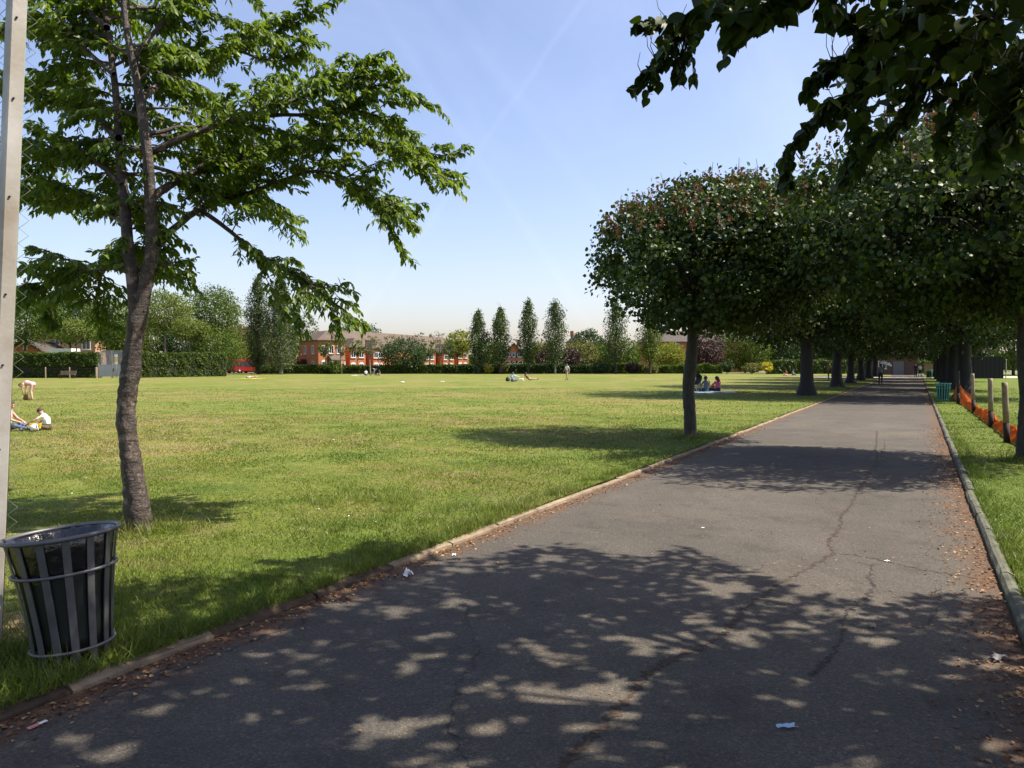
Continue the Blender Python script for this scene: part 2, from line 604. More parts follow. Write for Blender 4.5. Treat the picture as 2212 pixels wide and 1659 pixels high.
    M["rooftile"] = simple("brown_roof_tile", (0.105, 0.076, 0.054), 0.85, 0.3, 1.2)
    M["darkroof"] = simple("dark_roof", (0.075, 0.062, 0.052), 0.85, 0.3, 1.2)
    M["white"] = simple("white_paint", (0.78, 0.77, 0.74), 0.5, 0.08)
    M["glass"] = simple("window_glass", (0.03, 0.04, 0.05), 0.08, 0.3, 1, spec=0.8)
    M["busred"] = simple("red_coachwork", (0.20, 0.016, 0.013), 0.3, 0.15, 1)
    M["rubber"] = simple("black_rubber", (0.02, 0.02, 0.02), 0.8)
    M["blackwall"] = simple("black_screen_boards", (0.012, 0.013, 0.013), 0.85, 0.3, 1)
    M["greypanel"] = simple("grey_sheet_metal", (0.36, 0.37, 0.38), 0.55, 0.15, 2)
    M["courtsand"] = simple("pale_court", (0.52, 0.44, 0.36), 0.9, 0.15, 0.5)
    M["paper"] = simple("white_paper", (0.78, 0.77, 0.76), 0.7, 0.1, 20)
    M["litterbrown"] = leaf_mat("dead_leaf", (0.08, 0.04, 0.02), (0.26, 0.13, 0.06), 0.05, 0.8, 0.2, None, (0.40, 0.28, 0.15))
    for n, c in dict(skin=(0.50, 0.30, 0.22), skindark=(0.24, 0.13, 0.085), c_white=(0.76, 0.75, 0.74), c_black=(0.015, 0.015, 0.017), c_grey=(0.17, 0.17, 0.18),
                     c_pink=(0.52, 0.11, 0.17), c_palepink=(0.70, 0.38, 0.38), c_red=(0.42, 0.03, 0.035), c_blue=(0.16, 0.25, 0.50), c_lightblue=(0.42, 0.58, 0.76),
                     c_khaki=(0.36, 0.29, 0.19), c_denim=(0.07, 0.10, 0.17), c_brown=(0.20, 0.085, 0.03), c_yellow=(0.68, 0.60, 0.03), c_olive=(0.07, 0.06, 0.03),
                     hairdark=(0.012, 0.009, 0.008), hairbrown=(0.05, 0.026, 0.014), hairgrey=(0.22, 0.16, 0.14), lip=(0.36, 0.12, 0.10), eye=(0.02, 0.015, 0.015)).items():
        M[n] = simple("cloth_" + n if n.startswith("c_") else n, c, 0.75, 0.12, 14)
    M["toyyellow"] = simple("yellow_plastic", (0.75, 0.55, 0.03), 0.35, 0.1)
    M["toyblue"] = simple("blue_plastic", (0.10, 0.25, 0.55), 0.35, 0.1)
    M["redplastic"] = simple("red_plastic", (0.60, 0.25, 0.22), 0.4, 0.1)


def brick_mat(name, c1, c2, mortar):
    m, nt, b = new_mat(name)
    tc = obj_node(nt)
    sx = N(nt, "ShaderNodeSeparateXYZ")
    nt.links.new(tc, sx.inputs[0])
    cx = N(nt, "ShaderNodeCombineXYZ")
    nt.links.new(math_n(nt, "ADD", sx.outputs[0], sx.outputs[1]), cx.inputs[0])
    nt.links.new(sx.outputs[2], cx.inputs[1])
    br = N(nt, "ShaderNodeTexBrick")
    br.inputs["Scale"].default_value = 4.4
    br.inputs["Color1"].default_value = (*c1, 1)
    br.inputs["Color2"].default_value = (*c2, 1)
    br.inputs["Mortar"].default_value = (*mortar, 1)
    br.inputs["Mortar Size"].default_value = 0.018
    nt.links.new(cx.outputs[0], br.inputs["Vector"])
    v = ramp(nt, noise(nt, tc, 0.7, 5), [(0.3, (0.8, 0.8, 0.8)), (0.7, (1.12, 1.1, 1.08))])
    nt.links.new(mixc(nt, 1.0, br.outputs["Color"], v, "MULTIPLY"), b.inputs["Base Color"])
    b.inputs["Roughness"].default_value = 0.9
    return m


make_materials()

# ------------------------------------------------------------------ light, sky, camera
SUN_EL = math.radians(55)
SHX, SHY = -1.0, -0.03          # shadows fall this way on the ground
sun_dir = np.array([-SHX, -SHY, 0.0])
sun_dir = sun_dir / np.linalg.norm(sun_dir)
to_sun = Vector((sun_dir[0] * math.cos(SUN_EL), sun_dir[1] * math.cos(SUN_EL), math.sin(SUN_EL)))


def make_light():
    w = bpy.data.worlds.new("World")
    S.world = w
    w.use_nodes = True
    nt = w.node_tree
    bg = nt.nodes["Background"]
    sky = nt.nodes.new("ShaderNodeTexSky")
    sky.sky_type = "NISHITA"
    sky.sun_disc = False
    sky.sun_elevation = SUN_EL
    sky.sun_rotation = math.atan2(to_sun.x, to_sun.y)
    sky.altitude = 0
    sky.air_density = SKY_AIR
    sky.dust_density = SKY_DUST
    sky.ozone_density = SKY_OZ
    base = mixc(nt, 1.0, sky.outputs[0], (1.17, 0.98, 0.935), "MULTIPLY")
    # faint old contrails: thin bands along great circles of the sky
    gen = N(nt, "ShaderNodeTexCoord").outputs["Generated"]
    acc = None
    for (a, b, wd, amt) in (((1240, 30), (870, 560), .006, .55), ((820, 20), (1120, 470), .010, .5), ((960, 10), (1180, 300), .014, .35)):
        nv = np.cross(ray(*a), ray(*b))
        nv = nv / np.linalg.norm(nv)
        d = N(nt, "ShaderNodeVectorMath", operation="DOT_PRODUCT")
        nt.links.new(gen, d.inputs[0])
        d.inputs[1].default_value = tuple(nv)
        off = math_n(nt, "ADD", d.outputs["Value"], math_n(nt, "MULTIPLY", math_n(nt, "SUBTRACT", noise(nt, gen, 9.0, 3), 0.5), 0.016))
        k = ramp(nt, math_n(nt, "DIVIDE", math_n(nt, "ABSOLUTE", off), wd), [(0.0, (1, 1, 1)), (1.0, (0, 0, 0))])
        k = math_n(nt, "MULTIPLY", k, math_n(nt, "MULTIPLY", noise(nt, gen, 5.0, 5, .7), amt))
        acc = k if acc is None else math_n(nt, "ADD", acc, k)
    hz = math_n(nt, "MULTIPLY", ramp(nt, noise(nt, gen, 2.3, 6, .65, .6), [(0.45, (0, 0, 0)), (0.75, (1, 1, 1))]), 0.10)
    acc = math_n(nt, "ADD", math_n(nt, "MULTIPLY", acc, 0.10), hz, True)
    nt.links.new(mixc(nt, acc, base, (6.0, 6.4, 7.2)), bg.inputs[0])
    bg.inputs[1].default_value = SKY_STR
    L = bpy.data.lights.new("sun", "SUN")
    L.energy = SUN_STR
    L.angle = math.radians(0.55)
    L.color = (1.0, 0.91, 0.78)
    o = bpy.data.objects.new("sun", L)
    o.rotation_euler = to_sun.to_track_quat('Z', 'Y').to_euler()
    o.location = (30, 0, 40)
    link(o)
    cam = bpy.data.cameras.new("camera")
    cam.sensor_width = 36
    cam.lens = F / 1024 * 36
    cam.clip_end = 6000
    co = bpy.data.objects.new("camera", cam)
    co.location = (0, 0, CAMH)
    co.rotation_euler = (math.pi / 2 - PITCH, 0, 0)
    link(co)
    S.camera = co
    S.view_settings.view_transform = "Standard"
    S.view_settings.look = "None"
    S.view_settings.gamma = 1
    S.view_settings.exposure = EXPO
    S.render.engine = "CYCLES"
    c = S.cycles
    c.max_bounces = 8
    c.diffuse_bounces = 3
    c.transmission_bounces = 4
    c.transparent_max_bounces = 4
    c.caustics_reflective = False
    c.caustics_refractive = False
    c.sample_clamp_indirect = 6
    c.use_denoising = True


SKY_AIR, SKY_DUST, SKY_OZ, SKY_STR, SUN_STR, EXPO = 1.0, 1.7, 4.5, 0.115, 5.0, 1.08
make_light()

# ------------------------------------------------------------------ ground, lawn, path, kerbs
def sheet(name, pts, z, mat, kind="structure"):
    mb = MB()
    mb.add([(x, y, z) for x, y in pts], [tuple(range(len(pts)))])
    o = mb.build(name, mat)
    return tag(o, kind=kind)


KW = 0.08
R = 3000
sheet("ground", [(-R, -R), (R, -R), (R, R), (-R, R)], -0.075, M["earth"])
a, b_ = st(-60, -KW), st(160, -KW)
sheet("lawn", [a, b_, (b_[0] - 20, 150), (-170, 148), (-170, -50)], 0.0, M["lawn"])
a, b_ = st(-60, PW + KW + 0.03), st(160, PW + KW + 0.03)
sheet("grass_verge", [b_, a, (120, -60), (190, 100)], 0.0, M["lawn"])
sheet("road", [(-170, 149.5), (-5, 151.5), (-5, 175), (-170, 170)], -0.070, M["crackdark"])
sheet("clay_court", [(39, 99), (75, 99), (75, 112), (39, 112)], 0.006, M["courtsand"])

path_root_loc = Vector((PA[0], PA[1], PZ))


def make_path():
    mb = MB()
    mb.quad((0, -60, 0), (PW, -60, 0), (PW, 150, 0), (0, 150, 0), 0)

    def loc(x, y):
        g = G(x, y, PZ)
        s, t = to_st(g[0], g[1])
        return np.array([float(t), float(s), 0.003])

    def ribbon(pts, w, mi, seed):
        r2 = np.random.default_rng(seed)
        q = np.array([loc(*p) for p in pts])
        L = spline(q, 0.022)
        d = norm(np.gradient(L, axis=0))
        s = np.stack([d[:, 1], -d[:, 0], 0 * d[:, 0]], -1)
        off = np.cumsum(r2.normal(size=len(L))) * 0.0045
        off -= np.linspace(off[0], off[-1], len(L))
        off += r2.normal(size=len(L)) * 0.011
        wd = w * .8 * (0.1 + 1.2 * r2.random(len(L)) ** 1.5)
        k = max(2, len(L) // 25)
        wd *= np.interp(np.arange(len(L)), np.linspace(0, len(L), k), r2.random(k) * 1.2 + 0.3)
        A = L + s * (off + wd)[:, None]
        B = L + s * (off - wd)[:, None]
        vs = []
        for i in range(len(L)):
            vs += [A[i], B[i]]
        mb.add(vs, [(2 * i, 2 * i + 1, 2 * i + 3, 2 * i + 2) for i in range(len(L) - 1)], mi)

    ribbon([(1895, 930), (1885, 985), (1862, 1030), (1848, 1075), (1820, 1130), (1803, 1165), (1802, 1195)], 0.018, 1, 1)
    ribbon([(1802, 1195), (1750, 1225), (1690, 1260), (1650, 1290), (1600, 1325), (1570, 1370), (1520, 1400), (1430, 1440), (1390, 1470), (1340, 1530), (1290, 1580), (1230, 1640), (1190, 1700)], 0.032, 1, 2)
    ribbon([(1802, 1195), (1870, 1205), (1950, 1222), (2030, 1238), (2110, 1250)], 0.016, 1, 3)
    ribbon([(1890, 1220), (1878, 1245), (1884, 1265), (1865, 1290), (1830, 1320), (1812, 1370), (1795, 1410), (1755, 1460)], 0.018, 2, 4)
    ribbon([(2035, 1260), (2030, 1290), (2010, 1330), (1960, 1370)], 0.010, 2, 5)
    ribbon([(120, 1545), (300, 1480), (500, 1400), (640, 1350)], 0.014, 2, 6)
    ribbon([(1340, 1050), (1420, 1030), (1500, 1012)], 0.010, 2, 7)
    ribbon([(1000, 1300), (1020, 1400), (980, 1500), (1010, 1660)], 0.006, 2, 8)
    ribbon([(1913, 950), (1905, 975), (1912, 1000)], 0.012, 2, 9)
    ribbon([(1998, 942), (2035, 944)], 0.03, 2, 10)
    o = mb.build("path", [M["asphalt"], M["crack"], M["crackdark"]])
    o.location = path_root_loc
    o.rotation_euler = (0, 0, -PANG)
    tag(o, kind="structure")


make_path()


def make_kerb(name, t0, t1, ztop, mat, seed, rounded):
    r2 = np.random.default_rng(seed)
    mb = MB()
    s = -40.0
    while s < 150:
        L = 0.915
        j = r2.normal() * 0.004
        dz = r2.normal() * 0.004
        tilt = r2.normal() * 0.006
        nseg = 6
        buried = 0.0 if rounded else float(np.clip((1.6 - s) / 2.6, 0, 1)) * (.75 + .25 * math.sin(s * 2.1))
        prof = [(t0, PZ - 0.02), (t0, ztop - (0.035 if rounded else 0.008)), (t0 + (t1 - t0) * .22, ztop - (0.008 if rounded else 0.0)), (t0 + (t1 - t0) * .55, ztop), (t1 - (t1 - t0) * .18, ztop - (0.012 if rounded else 0.001)), (t1, ztop - (0.03 if rounded else 0.01)), (t1, PZ - 0.02)]
        vs = []
        for e in range(nseg):
            f = e / (nseg - 1)
            for (t, z) in prof:
                jj = r2.normal() * 0.0018
                x, y = st(s + 0.006 + f * (L - 0.012), t + j + jj + tilt * (f - .5))
                if not rounded and z > PZ:
                    slope = .004 + (PZ + .006) * (t - t0) / (t1 - t0)
                    z = z * (1 - buried) + slope * buried + (r2.normal() * .006 * buried)
                vs.append((x, y, z + (dz + r2.normal() * 0.0018 if z > PZ else 0)))
        n = len(prof)
        fs = [(e * n + i, e * n + i + 1, (e + 1) * n + i + 1, (e + 1) * n + i) for e in range(nseg - 1) for i in range(n - 1)]
        fs += [tuple(range(n)), tuple((nseg - 1) * n + i for i in range(n - 1, -1, -1))]
        mb.add(vs, fs, 1 if buried > .55 and r2.random() < .85 else 0, False)
        s += L if s < 60 else L
    o = mb.build(name, [mat, M["kerbsoil"]])
    tag(o, kind="structure")


make_kerb("kerb", -KW, 0.0, -0.012, M["kerb"], 3, False)
make_kerb("kerb", PW, PW + KW + 0.02, 0.022, M["mosskerb"], 4, True)


# ------------------------------------------------------------------ grass blades (nobody could count them)
def in_view(x, y, margin=60):
    u = 512 + F * x / np.maximum(y, 0.01)
    return (y > 2.2) & (u > -margin) & (u < 1024 + margin)


def make_grass():
    lv = Leaves(BLADE)

    def scatter(n, ylo, yhi, size, width, flat=0.55, keep=None):
        y = ylo + (yhi - ylo) * rng.random(n)
        half = (y / F) * (512 + 60)
        x = (rng.random(n) * 2 - 1) * half
        s, t = to_st(x, y)
        ok = (t < -KW * 0.6) | (t > PW + KW)
        if keep is not None:
            ok &= keep(x, y, s, t)
        x, y, t = x[ok], y[ok], t[ok]
        bare = (np.sin(x * 2.7 + 2 * np.sin(y * 1.3)) * np.sin(y * 2.1 + 1.6 * np.sin(x * .9)) + .35 * np.sin(x * 6.1 + y * 4.7)) > 1.02
        k_ = ~(bare & (rng.random(len(x)) < .8))
        x, y, t = x[k_], y[k_], t[k_]
        n = len(x)
        # patchy mown height
        hh = 0.75 + 0.35 * np.sin(x * 1.9 + 1.3 * np.sin(y * 1.1)) * np.sin(y * 1.6 + x * .7)
        edge = np.where(t < 0, -KW - t, t - PW - KW - .03)
        hh = hh * (1 + 0.8 * np.exp(-np.maximum(edge, 0) / 0.12))
        d = rng.normal(size=(n, 3)) * flat
        d[:, 2] = 1.0
        pos = np.stack([x, y, np.full(n, -0.004)], -1)
        sz = size * hh * (0.55 + 0.9 * rng.random(n))
        lv.add(pos, d, rand_unit(n) + np.array([0, 0, .2]), sz, rng.random(n), width * (0.7 + 0.6 * rng.random(n)))

    scatter(150000, 2.4, 7.0, 0.038, 0.0046, 0.7)
    scatter(170000, 7.0, 13.0, 0.036, 0.0075, 0.8)
    scatter(150000, 13.0, 26.0, 0.042, 0.014, 0.8)
    scatter(80000, 26.0, 55.0, 0.038, 0.03, 0.8)

    # daisies and clover heads here and there
    dz = Leaves(LEAF_CARD)
    nd = 220
    yd = rng.uniform(4, 24, nd)
    xd = (rng.random(nd) * 2 - 1) * (yd / F) * 560
    sd_, td_ = to_st(xd, yd)
    kd = ((td_ < -.3) | (td_ > PW + .4)) & (np.sin(xd * 1.1 + yd * .6) * np.sin(yd * .9) > -.1)
    xd, yd = xd[kd], yd[kd]
    dz.add(np.stack([xd, yd, np.full(len(xd), .032)], -1), rng.normal(size=(len(xd), 3)) * np.array([1, 1, .1]), np.array([0, 0, 1.]) + rng.normal(size=(len(xd), 3)) * .2, .022 * rng.uniform(.6, 1.2, len(xd)), rng.random(len(xd)))
    tag(dz.build("daisies", [M["paper"]]), kind="stuff")

    # long tufts: round the tree feet, the litter bin, the kerbs and the shaded corner
    def tufts(cx, cy, sx, sy, n, size, width):
        x = cx + rng.normal(size=n) * sx
        y = cy + rng.normal(size=n) * sy
        s, t = to_st(x, y)
        ok = (t < -KW * .3) | (t > PW + KW)
        x, y = x[ok], y[ok]
        m = len(x)
        d = rng.normal(size=(m, 3)) * 0.6
        d[:, 2] = 1
        lv.add(np.stack([x, y, np.full(m, -.004)], -1), d, rand_unit(m), size * (0.4 + rng.random(m)), rng.random(m) * .97, width)

    for (x, y, D) in ((305, 1148, 0), (1492, 947, 0), (2205, 997, 0)):
        g = G(x, y)
        tufts(g[0], g[1], 0.22, 0.2, 900, 0.13, 0.006)
    tufts(-2.43, 4.35, 0.35, 0.3, 2600, 0.12, 0.005)
    for k in range(60):
        s0 = -4.5 + 11 * random.random()
        x, y = st(s0, -KW - 0.03 - abs(random.gauss(0, .12)))
        tufts(x, y, 0.07, 0.07, 90, 0.11, 0.005)
    for k in range(150):
        s0 = -4.5 + 6.5 * random.random() ** 1.3
        x, y = st(s0, -KW * random.uniform(.25, 1.2))
        tufts(x, y, 0.09, 0.06, 55, 0.075, 0.0045)
    for k in range(60):
        s0 = -3 + 22 * random.random()
        x, y = st(s0, PW + KW + .05 + abs(random.gauss(0, .08)))
        tufts(x, y, 0.07, 0.07, 70, 0.10, 0.006)
    for k in range(120):
        x, y = st(-5 + 7 * random.random(), -KW - 2.6 * random.random())
        tufts(x, y, 0.09, 0.09, 60, 0.09, 0.005)
    o = lv.build("grass", [M["blade"]])
    tag(o, kind="stuff")

    # dry leaf litter along both kerbs
    ll = Leaves(LEAF_CARD)

    def litter(n, s0, s1, tfun, size):
        s = s0 + (s1 - s0) * rng.random(n) ** 1.4
        t = tfun(n)
        q = PA + s[:, None] * PD + t[:, None] * PN
        pos = np.concatenate([q, np.full((n, 1), PZ + 0.004) + rng.random((n, 1)) * 0.006], 1)
        d = rng.normal(size=(n, 3))
        d[:, 2] *= 0.2
        ll.add(pos, d, np.array([0, 0, 1.]) + rng.normal(size=(n, 3)) * .3, size * (0.4 + rng.random(n)), rng.random(n))

    clump = lambda n: np.abs(rng.normal(size=n)) * 0.13
    litter(2600, -5, 16, lambda n: 0.01 + clump(n), 0.026)
    litter(3600, -4.5, 18, lambda n: PW - 0.01 - np.abs(rng.normal(size=n)) * 0.22, 0.026)
    litter(900, -5, 12, lambda n: rng.random(n) * PW, 0.018)
    o = ll.build("fallen_leaves", [M["litterbrown"]])
    tag(o, kind="stuff")


make_grass()


# ------------------------------------------------------------------ the cherry tree
def spray_along(lv, tb, L, r_base, leaf, start=0.25, every=0.11, twig=(0.3, 0.8), droop=0.5, sp=0.035, lean=None, keep=None, fan=1.0, leafdroop=0.55):
    """side twigs and leaves along a branch polyline"""
    d = norm(np.gradient(L, axis=0))
    seg = np.linalg.norm(np.diff(L, axis=0), axis=1)
    acc = np.concatenate([[0], np.cumsum(seg)])
    tot = acc[-1]
    x = tot * start + random.random() * every
    twigs = []
    side = 1
    while x < tot:
        i = min(len(L) - 1, int(np.searchsorted(acc, x)))
        f = x / tot
        ln = random.uniform(*twig) * (1.15 - 0.85 * f)
        sd = norm(np.cross(d[i], [0, 0, 1]) + 1e-6) * side
        side = -side
        dirv = norm(d[i] * random.uniform(.5, 1.1) + sd * random.uniform(.35, 1.0) * fan + np.array([0, 0, random.uniform(-.25, .5)]))
        n = max(4, int(ln / 0.05))
        q = np.linspace(0, 1, n)[:, None]
        tw = L[i] + dirv * ln * q + np.array([0, 0, -1]) * droop * ln * q ** 2 + rng.normal(size=(n, 3)) * 0.008
        twigs.append(tw)
        x += every * random.uniform(.6, 1.5)
    k = int(len(L) * 0.55)
    if len(L) - k >= 4:
        twigs.append(L[k:])
    for tw in twigs:
        tb.add(tw, 0.0055, 0.002, 4)
        q = spline(tw, sp) if len(tw) > 2 else tw
        dd = norm(np.gradient(q, axis=0))
        n = len(q)
        for sgn in (1, -1):
            m = rng.random(n) < 0.9
            pos = q[m] + rng.normal(size=(m.sum(), 3)) * 0.008
            if keep is not None:
                kk = keep(pos)
            else:
                kk = np.ones(len(pos), bool)
            pos = pos[kk]
            D0 = dd[m][kk]
            nn = len(pos)
            if nn == 0:
                continue
            sd = norm(np.cross(D0, np.array([0, 0, 1.])) + 1e-6) * sgn
            ld = D0 * 0.45 + sd * rng.uniform(.25, .9, (nn, 1)) + np.array([0, 0, -1.]) * rng.uniform(0.1, 1.0, (nn, 1)) * leafdroop * 1.6 + rng.normal(size=(nn, 3)) * .22
            nr = np.array([0, 0, 1.]) + sd * .5 + rng.normal(size=(nn, 3)) * .45
            lv.add(pos, ld, nr, leaf * rng.uniform(.6, 1.2, nn), np.clip(rng.beta(2, 2.6, nn), 0, 1))


def make_cherry():
    base = G(305, 1146)
    D0 = float(base[1])
    root = empty("cherry_tree", tuple(base), 0, "young cherry tree with leaning forked trunk and drooping leafy sprays behind the black litter bin", "tree")
    off = base
    T = Tubes()
    tb = Tubes()
    lv = Leaves(LEAF_CHERRY)

    def pl(pts, b0=0.0, b1=0.0):
        out = []
        for i, p in enumerate(pts):
            dd = p[2] if len(p) > 2 else 0.0
            out.append(P(p[0], p[1], D0 + dd + b0 + (b1 - b0) * min(1.0, i / 3.0)) - off)
        return np.array(out)

    tr = pl([(303, 1150), (292, 1060), (279, 960), (273, 880), (282, 800), (291, 730), (299, 655)])
    tr[0][2] = -0.06
    rad = np.array([31, 24, 20, 19.5, 19, 18, 21]) * K / F * D0
    Ls = spline(tr, 0.05)
    rs = np.interp(np.linspace(0, 1, len(Ls)), np.linspace(0, 1, len(rad)), rad)
    rs = rs * (1 + 0.015 * np.sin(np.arange(len(Ls)) * 1.3) + 0.03 * rng.normal(size=len(Ls)))
    nv_, na = 20, len(Ls)
    V_, T_ = tube_np(Ls, rs, nv_)
    V_ = V_.reshape(na, nv_, 3)
    ang_ = np.arange(nv_) * 2 * np.pi / nv_
    zz = np.arange(na)[:, None] * .05
    kn = 1 + .04 * np.sin(2 * ang_ + zz * 3.1) * np.sin(zz * 5.3 + ang_) + .035 * np.sin(5 * ang_ + zz * 9) + .04 * rng.normal(size=(na, nv_))
    for (kz, ka, kh) in ((.95, 4.2, .24), (1.25, 1.0, .12), (1.6, 5.2, .16), (.55, 2.5, .1), (1.95, 3.3, .15)):
        kn += kh * np.exp(-((zz - kz) / .07) ** 2 - (np.angle(np.exp(1j * (ang_ - ka))) / .5) ** 2)
    V_ = Ls[:, None] + (V_ - Ls[:, None]) * kn[..., None]
    T.V.append(V_.reshape(-1, 3))
    T.T.append(T_ + T.n)
    T.n += na * nv_
    left = pl([(292, 668), (286, 600), (277, 540), (272, 470), (264, 390, .05), (257, 300, .1), (250, 200, .15), (240, 120, .15), (228, 20, .2), (222, -90, .2)])
    right = pl([(303, 670), (314, 615), (326, 560), (328, 500), (324, 420, -.05), (318, 330, -.1), (300, 200, -.1), (284, 120, -.15), (268, 20, -.15), (262, -120, -.2)])
    for st_, r0, r1 in ((left, .070, .016), (right, .080, .018)):
        T.add(spline(st_, 0.06), r0 * .9, r1, 10)
    mains = [
        [(333, 540), (372, 497, -.1), (430, 452, -.3), (500, 430, -.4), (600, 395, -.5), (680, 372, -.5), (740, 385, -.5), (790, 425, -.5), (835, 495, -.5), (868, 548, -.5)],
        [(430, 452, -.3), (490, 490, -.5), (560, 545, -.6), (630, 585, -.6), (695, 630, -.7), (745, 668, -.7), (783, 690, -.7)],
        [(625, 582, -.6), (645, 620, -.6), (640, 665, -.6), (648, 695, -.6)],
        [(690, 628, -.7), (715, 665, -.7), (722, 700, -.7)],
        [(690, 373, -.5), (760, 405, -.4), (820, 440, -.4), (882, 478, -.4)],
        [(324, 430), (400, 385, .1), (520, 345, .2), (650, 312, .2), (790, 305, .2), (900, 325, .2), (960, 335, .2), (1008, 312, .2)],
        [(780, 305, .2), (860, 345, .2), (920, 370, .1), (975, 392, .1)],
        [(318, 335), (440, 285, -.4), (580, 240, -.6), (700, 195, -.7), (800, 185, -.7), (870, 200, -.7), (934, 232, -.7)],
        [(700, 195, -.7), (760, 175, -.6), (792, 145, -.6)],
        [(560, 250, -.6), (680, 250, -.5), (790, 245, -.5), (890, 285, -.5)],
        [(302, 215), (400, 150, .3), (520, 110, .4), (620, 65, .4), (690, 25, .4), (728, 2, .4)],
        [(520, 110, .4), (590, 130, .5), (650, 110, .5), (680, 125, .5)],
        [(285, 130), (350, 50, -.3), (430, -20, -.4), (520, -30, -.4), (560, 10, -.4)],
        [(264, 400), (200, 350, -.2), (130, 330, -.3), (70, 345, -.3), (10, 385, -.3)],
        [(256, 300), (185, 235, .3), (110, 205, .4), (30, 190, .4), (-60, 210, .4)],
        [(245, 160), (165, 95, -.3), (90, 60, -.4), (10, 60, -.5)],
        [(272, 480), (205, 445, .2), (130, 440, .3), (60, 425, .3), (-20, 440, .3)],
        [(284, 580), (220, 578, -.2), (160, 588, -.3), (110, 605, -.3), (80, 622, -.3), (35, 665, -.3)],
        [(222, 578, -.2), (212, 625, -.2), (214, 670, -.2), (225, 715, -.2)],
        [(160, 588, -.3), (140, 625, -.3), (110, 650, -.3), (95, 690, -.3)],
        [(232, 60), (160, 0, .2), (90, -40, .3), (20, -60, .3)],
        [(330, 520), (345, 545, .2), (352, 580, .3), (345, 610, .3)],
    ]
    for mpts in mains:
        b0 = {1: .87, 2: 1.3, 3: 1.3, 4: 1.3, 6: 1.3, 8: 1.3, 9: .87, 11: .87, 18: .43, 19: .87}.get(mains.index(mpts), 0.0)
        L = spline(pl(mpts, b0, 1.3), 0.07)
        L = L + np.cumsum(rng.normal(size=L.shape), 0) * 0.004
        ln = np.sum(np.linalg.norm(np.diff(L, axis=0), axis=1))
        T.add(L, 0.009 + 0.0085 * ln, 0.004, 7)
        spray_along(lv, tb, L, 0.01, 0.092, 0.2, 0.08, (.22, .5), 0.35, 0.030, fan=.7)
        mi = mains.index(mpts)
        up = {0: .8, 1: .05, 2: 0, 3: 0, 4: .15, 5: .35, 6: .1, 7: .4, 9: .2, 17: .0, 18: 0, 19: 0, 21: 0}.get(mi, .35)
        ns = int(ln / (.10 if mi not in (1, 2, 3, 18, 19, 21) else (.2 if mi == 1 else .4)))
        dd = norm(np.gradient(L, axis=0))
        for q in range(ns):
            f = .16 + .74 * (q + random.random()) / max(1, ns)
            i = int(f * (len(L) - 1))
            sgn = 1 if q % 2 else -1
            sd = norm(np.cross(dd[i], [0, 0, 1]) + 1e-6) * sgn
            l2 = random.uniform(.4, .9) * (1.15 - .9 * f)
            dv = norm(dd[i] * random.uniform(.3, .9) + sd * random.uniform(.1, 1.0) + np.array([0, 0, random.uniform(up - .35, up + .75)]))
            t_ = np.linspace(0, 1, 6)[:, None]
            L2 = spline(L[i] + dv * l2 * t_ + np.array([0, 0, -.22]) * l2 * t_ ** 2, .07)
            T.add(L2, .007, .003, 5)
            spray_along(lv, tb, L2, .01, .090, .1, .11, (.16, .42), .4, .032, fan=.9)
    # boughs reaching towards and away from the path, above the fork
    k = 0
    for stem in (left, right):
        Ls = spline(stem, 0.08)
        for j in range(28):
            i = int(len(Ls) * (0.10 + 0.90 * (j + random.random()) / 28))
            i = min(i, len(Ls) - 1)
            p = Ls[i]
            low = p[2] < 3.4
            az = k * 2.399 + random.uniform(-.4, .4)
            k += 1
            ln = random.uniform(.8, 2.0) * (0.75 if p[2] > 4 else 1)
            if p[2] < 3.4:
                ln *= 0.45 if math.cos(az) < .1 else .18
            dv = np.array([math.cos(az) * 0.85, math.sin(az) * .9 + .75, random.uniform(.1, .6)])
            q = np.linspace(0, 1, 6)[:, None]
            L = spline(p + dv * ln * q + np.array([0, 0, -.3]) * ln * q ** 2, 0.08)
            L = L + np.cumsum(rng.normal(size=L.shape), 0) * 0.006
            T.add(L, 0.008 + 0.009 * ln, 0.004, 6)
            spray_along(lv, tb, L, 0.01, 0.092, 0.12, 0.075, (.22, .55), 0.4, 0.033)
    # leafy top above the picture
    trunk = T.build("trunk", M["cherrybark"], root)
    tb.build("twigs", M["twig"], trunk)
    lv.build("crown", [M["cherry"]], root)


make_cherry()


# ------------------------------------------------------------------ avenue trees
def lump(dirs, seed, amp=0.25, k=7):
    r2 = np.random.default_rng(seed)
    c = norm(r2.normal(size=(k, 3)))
    w = r2.uniform(-.5, 1.0, k)
    return 1 + amp * np.sum(w[None] * np.exp(4.5 * (dirs @ c.T - 1)), 1)


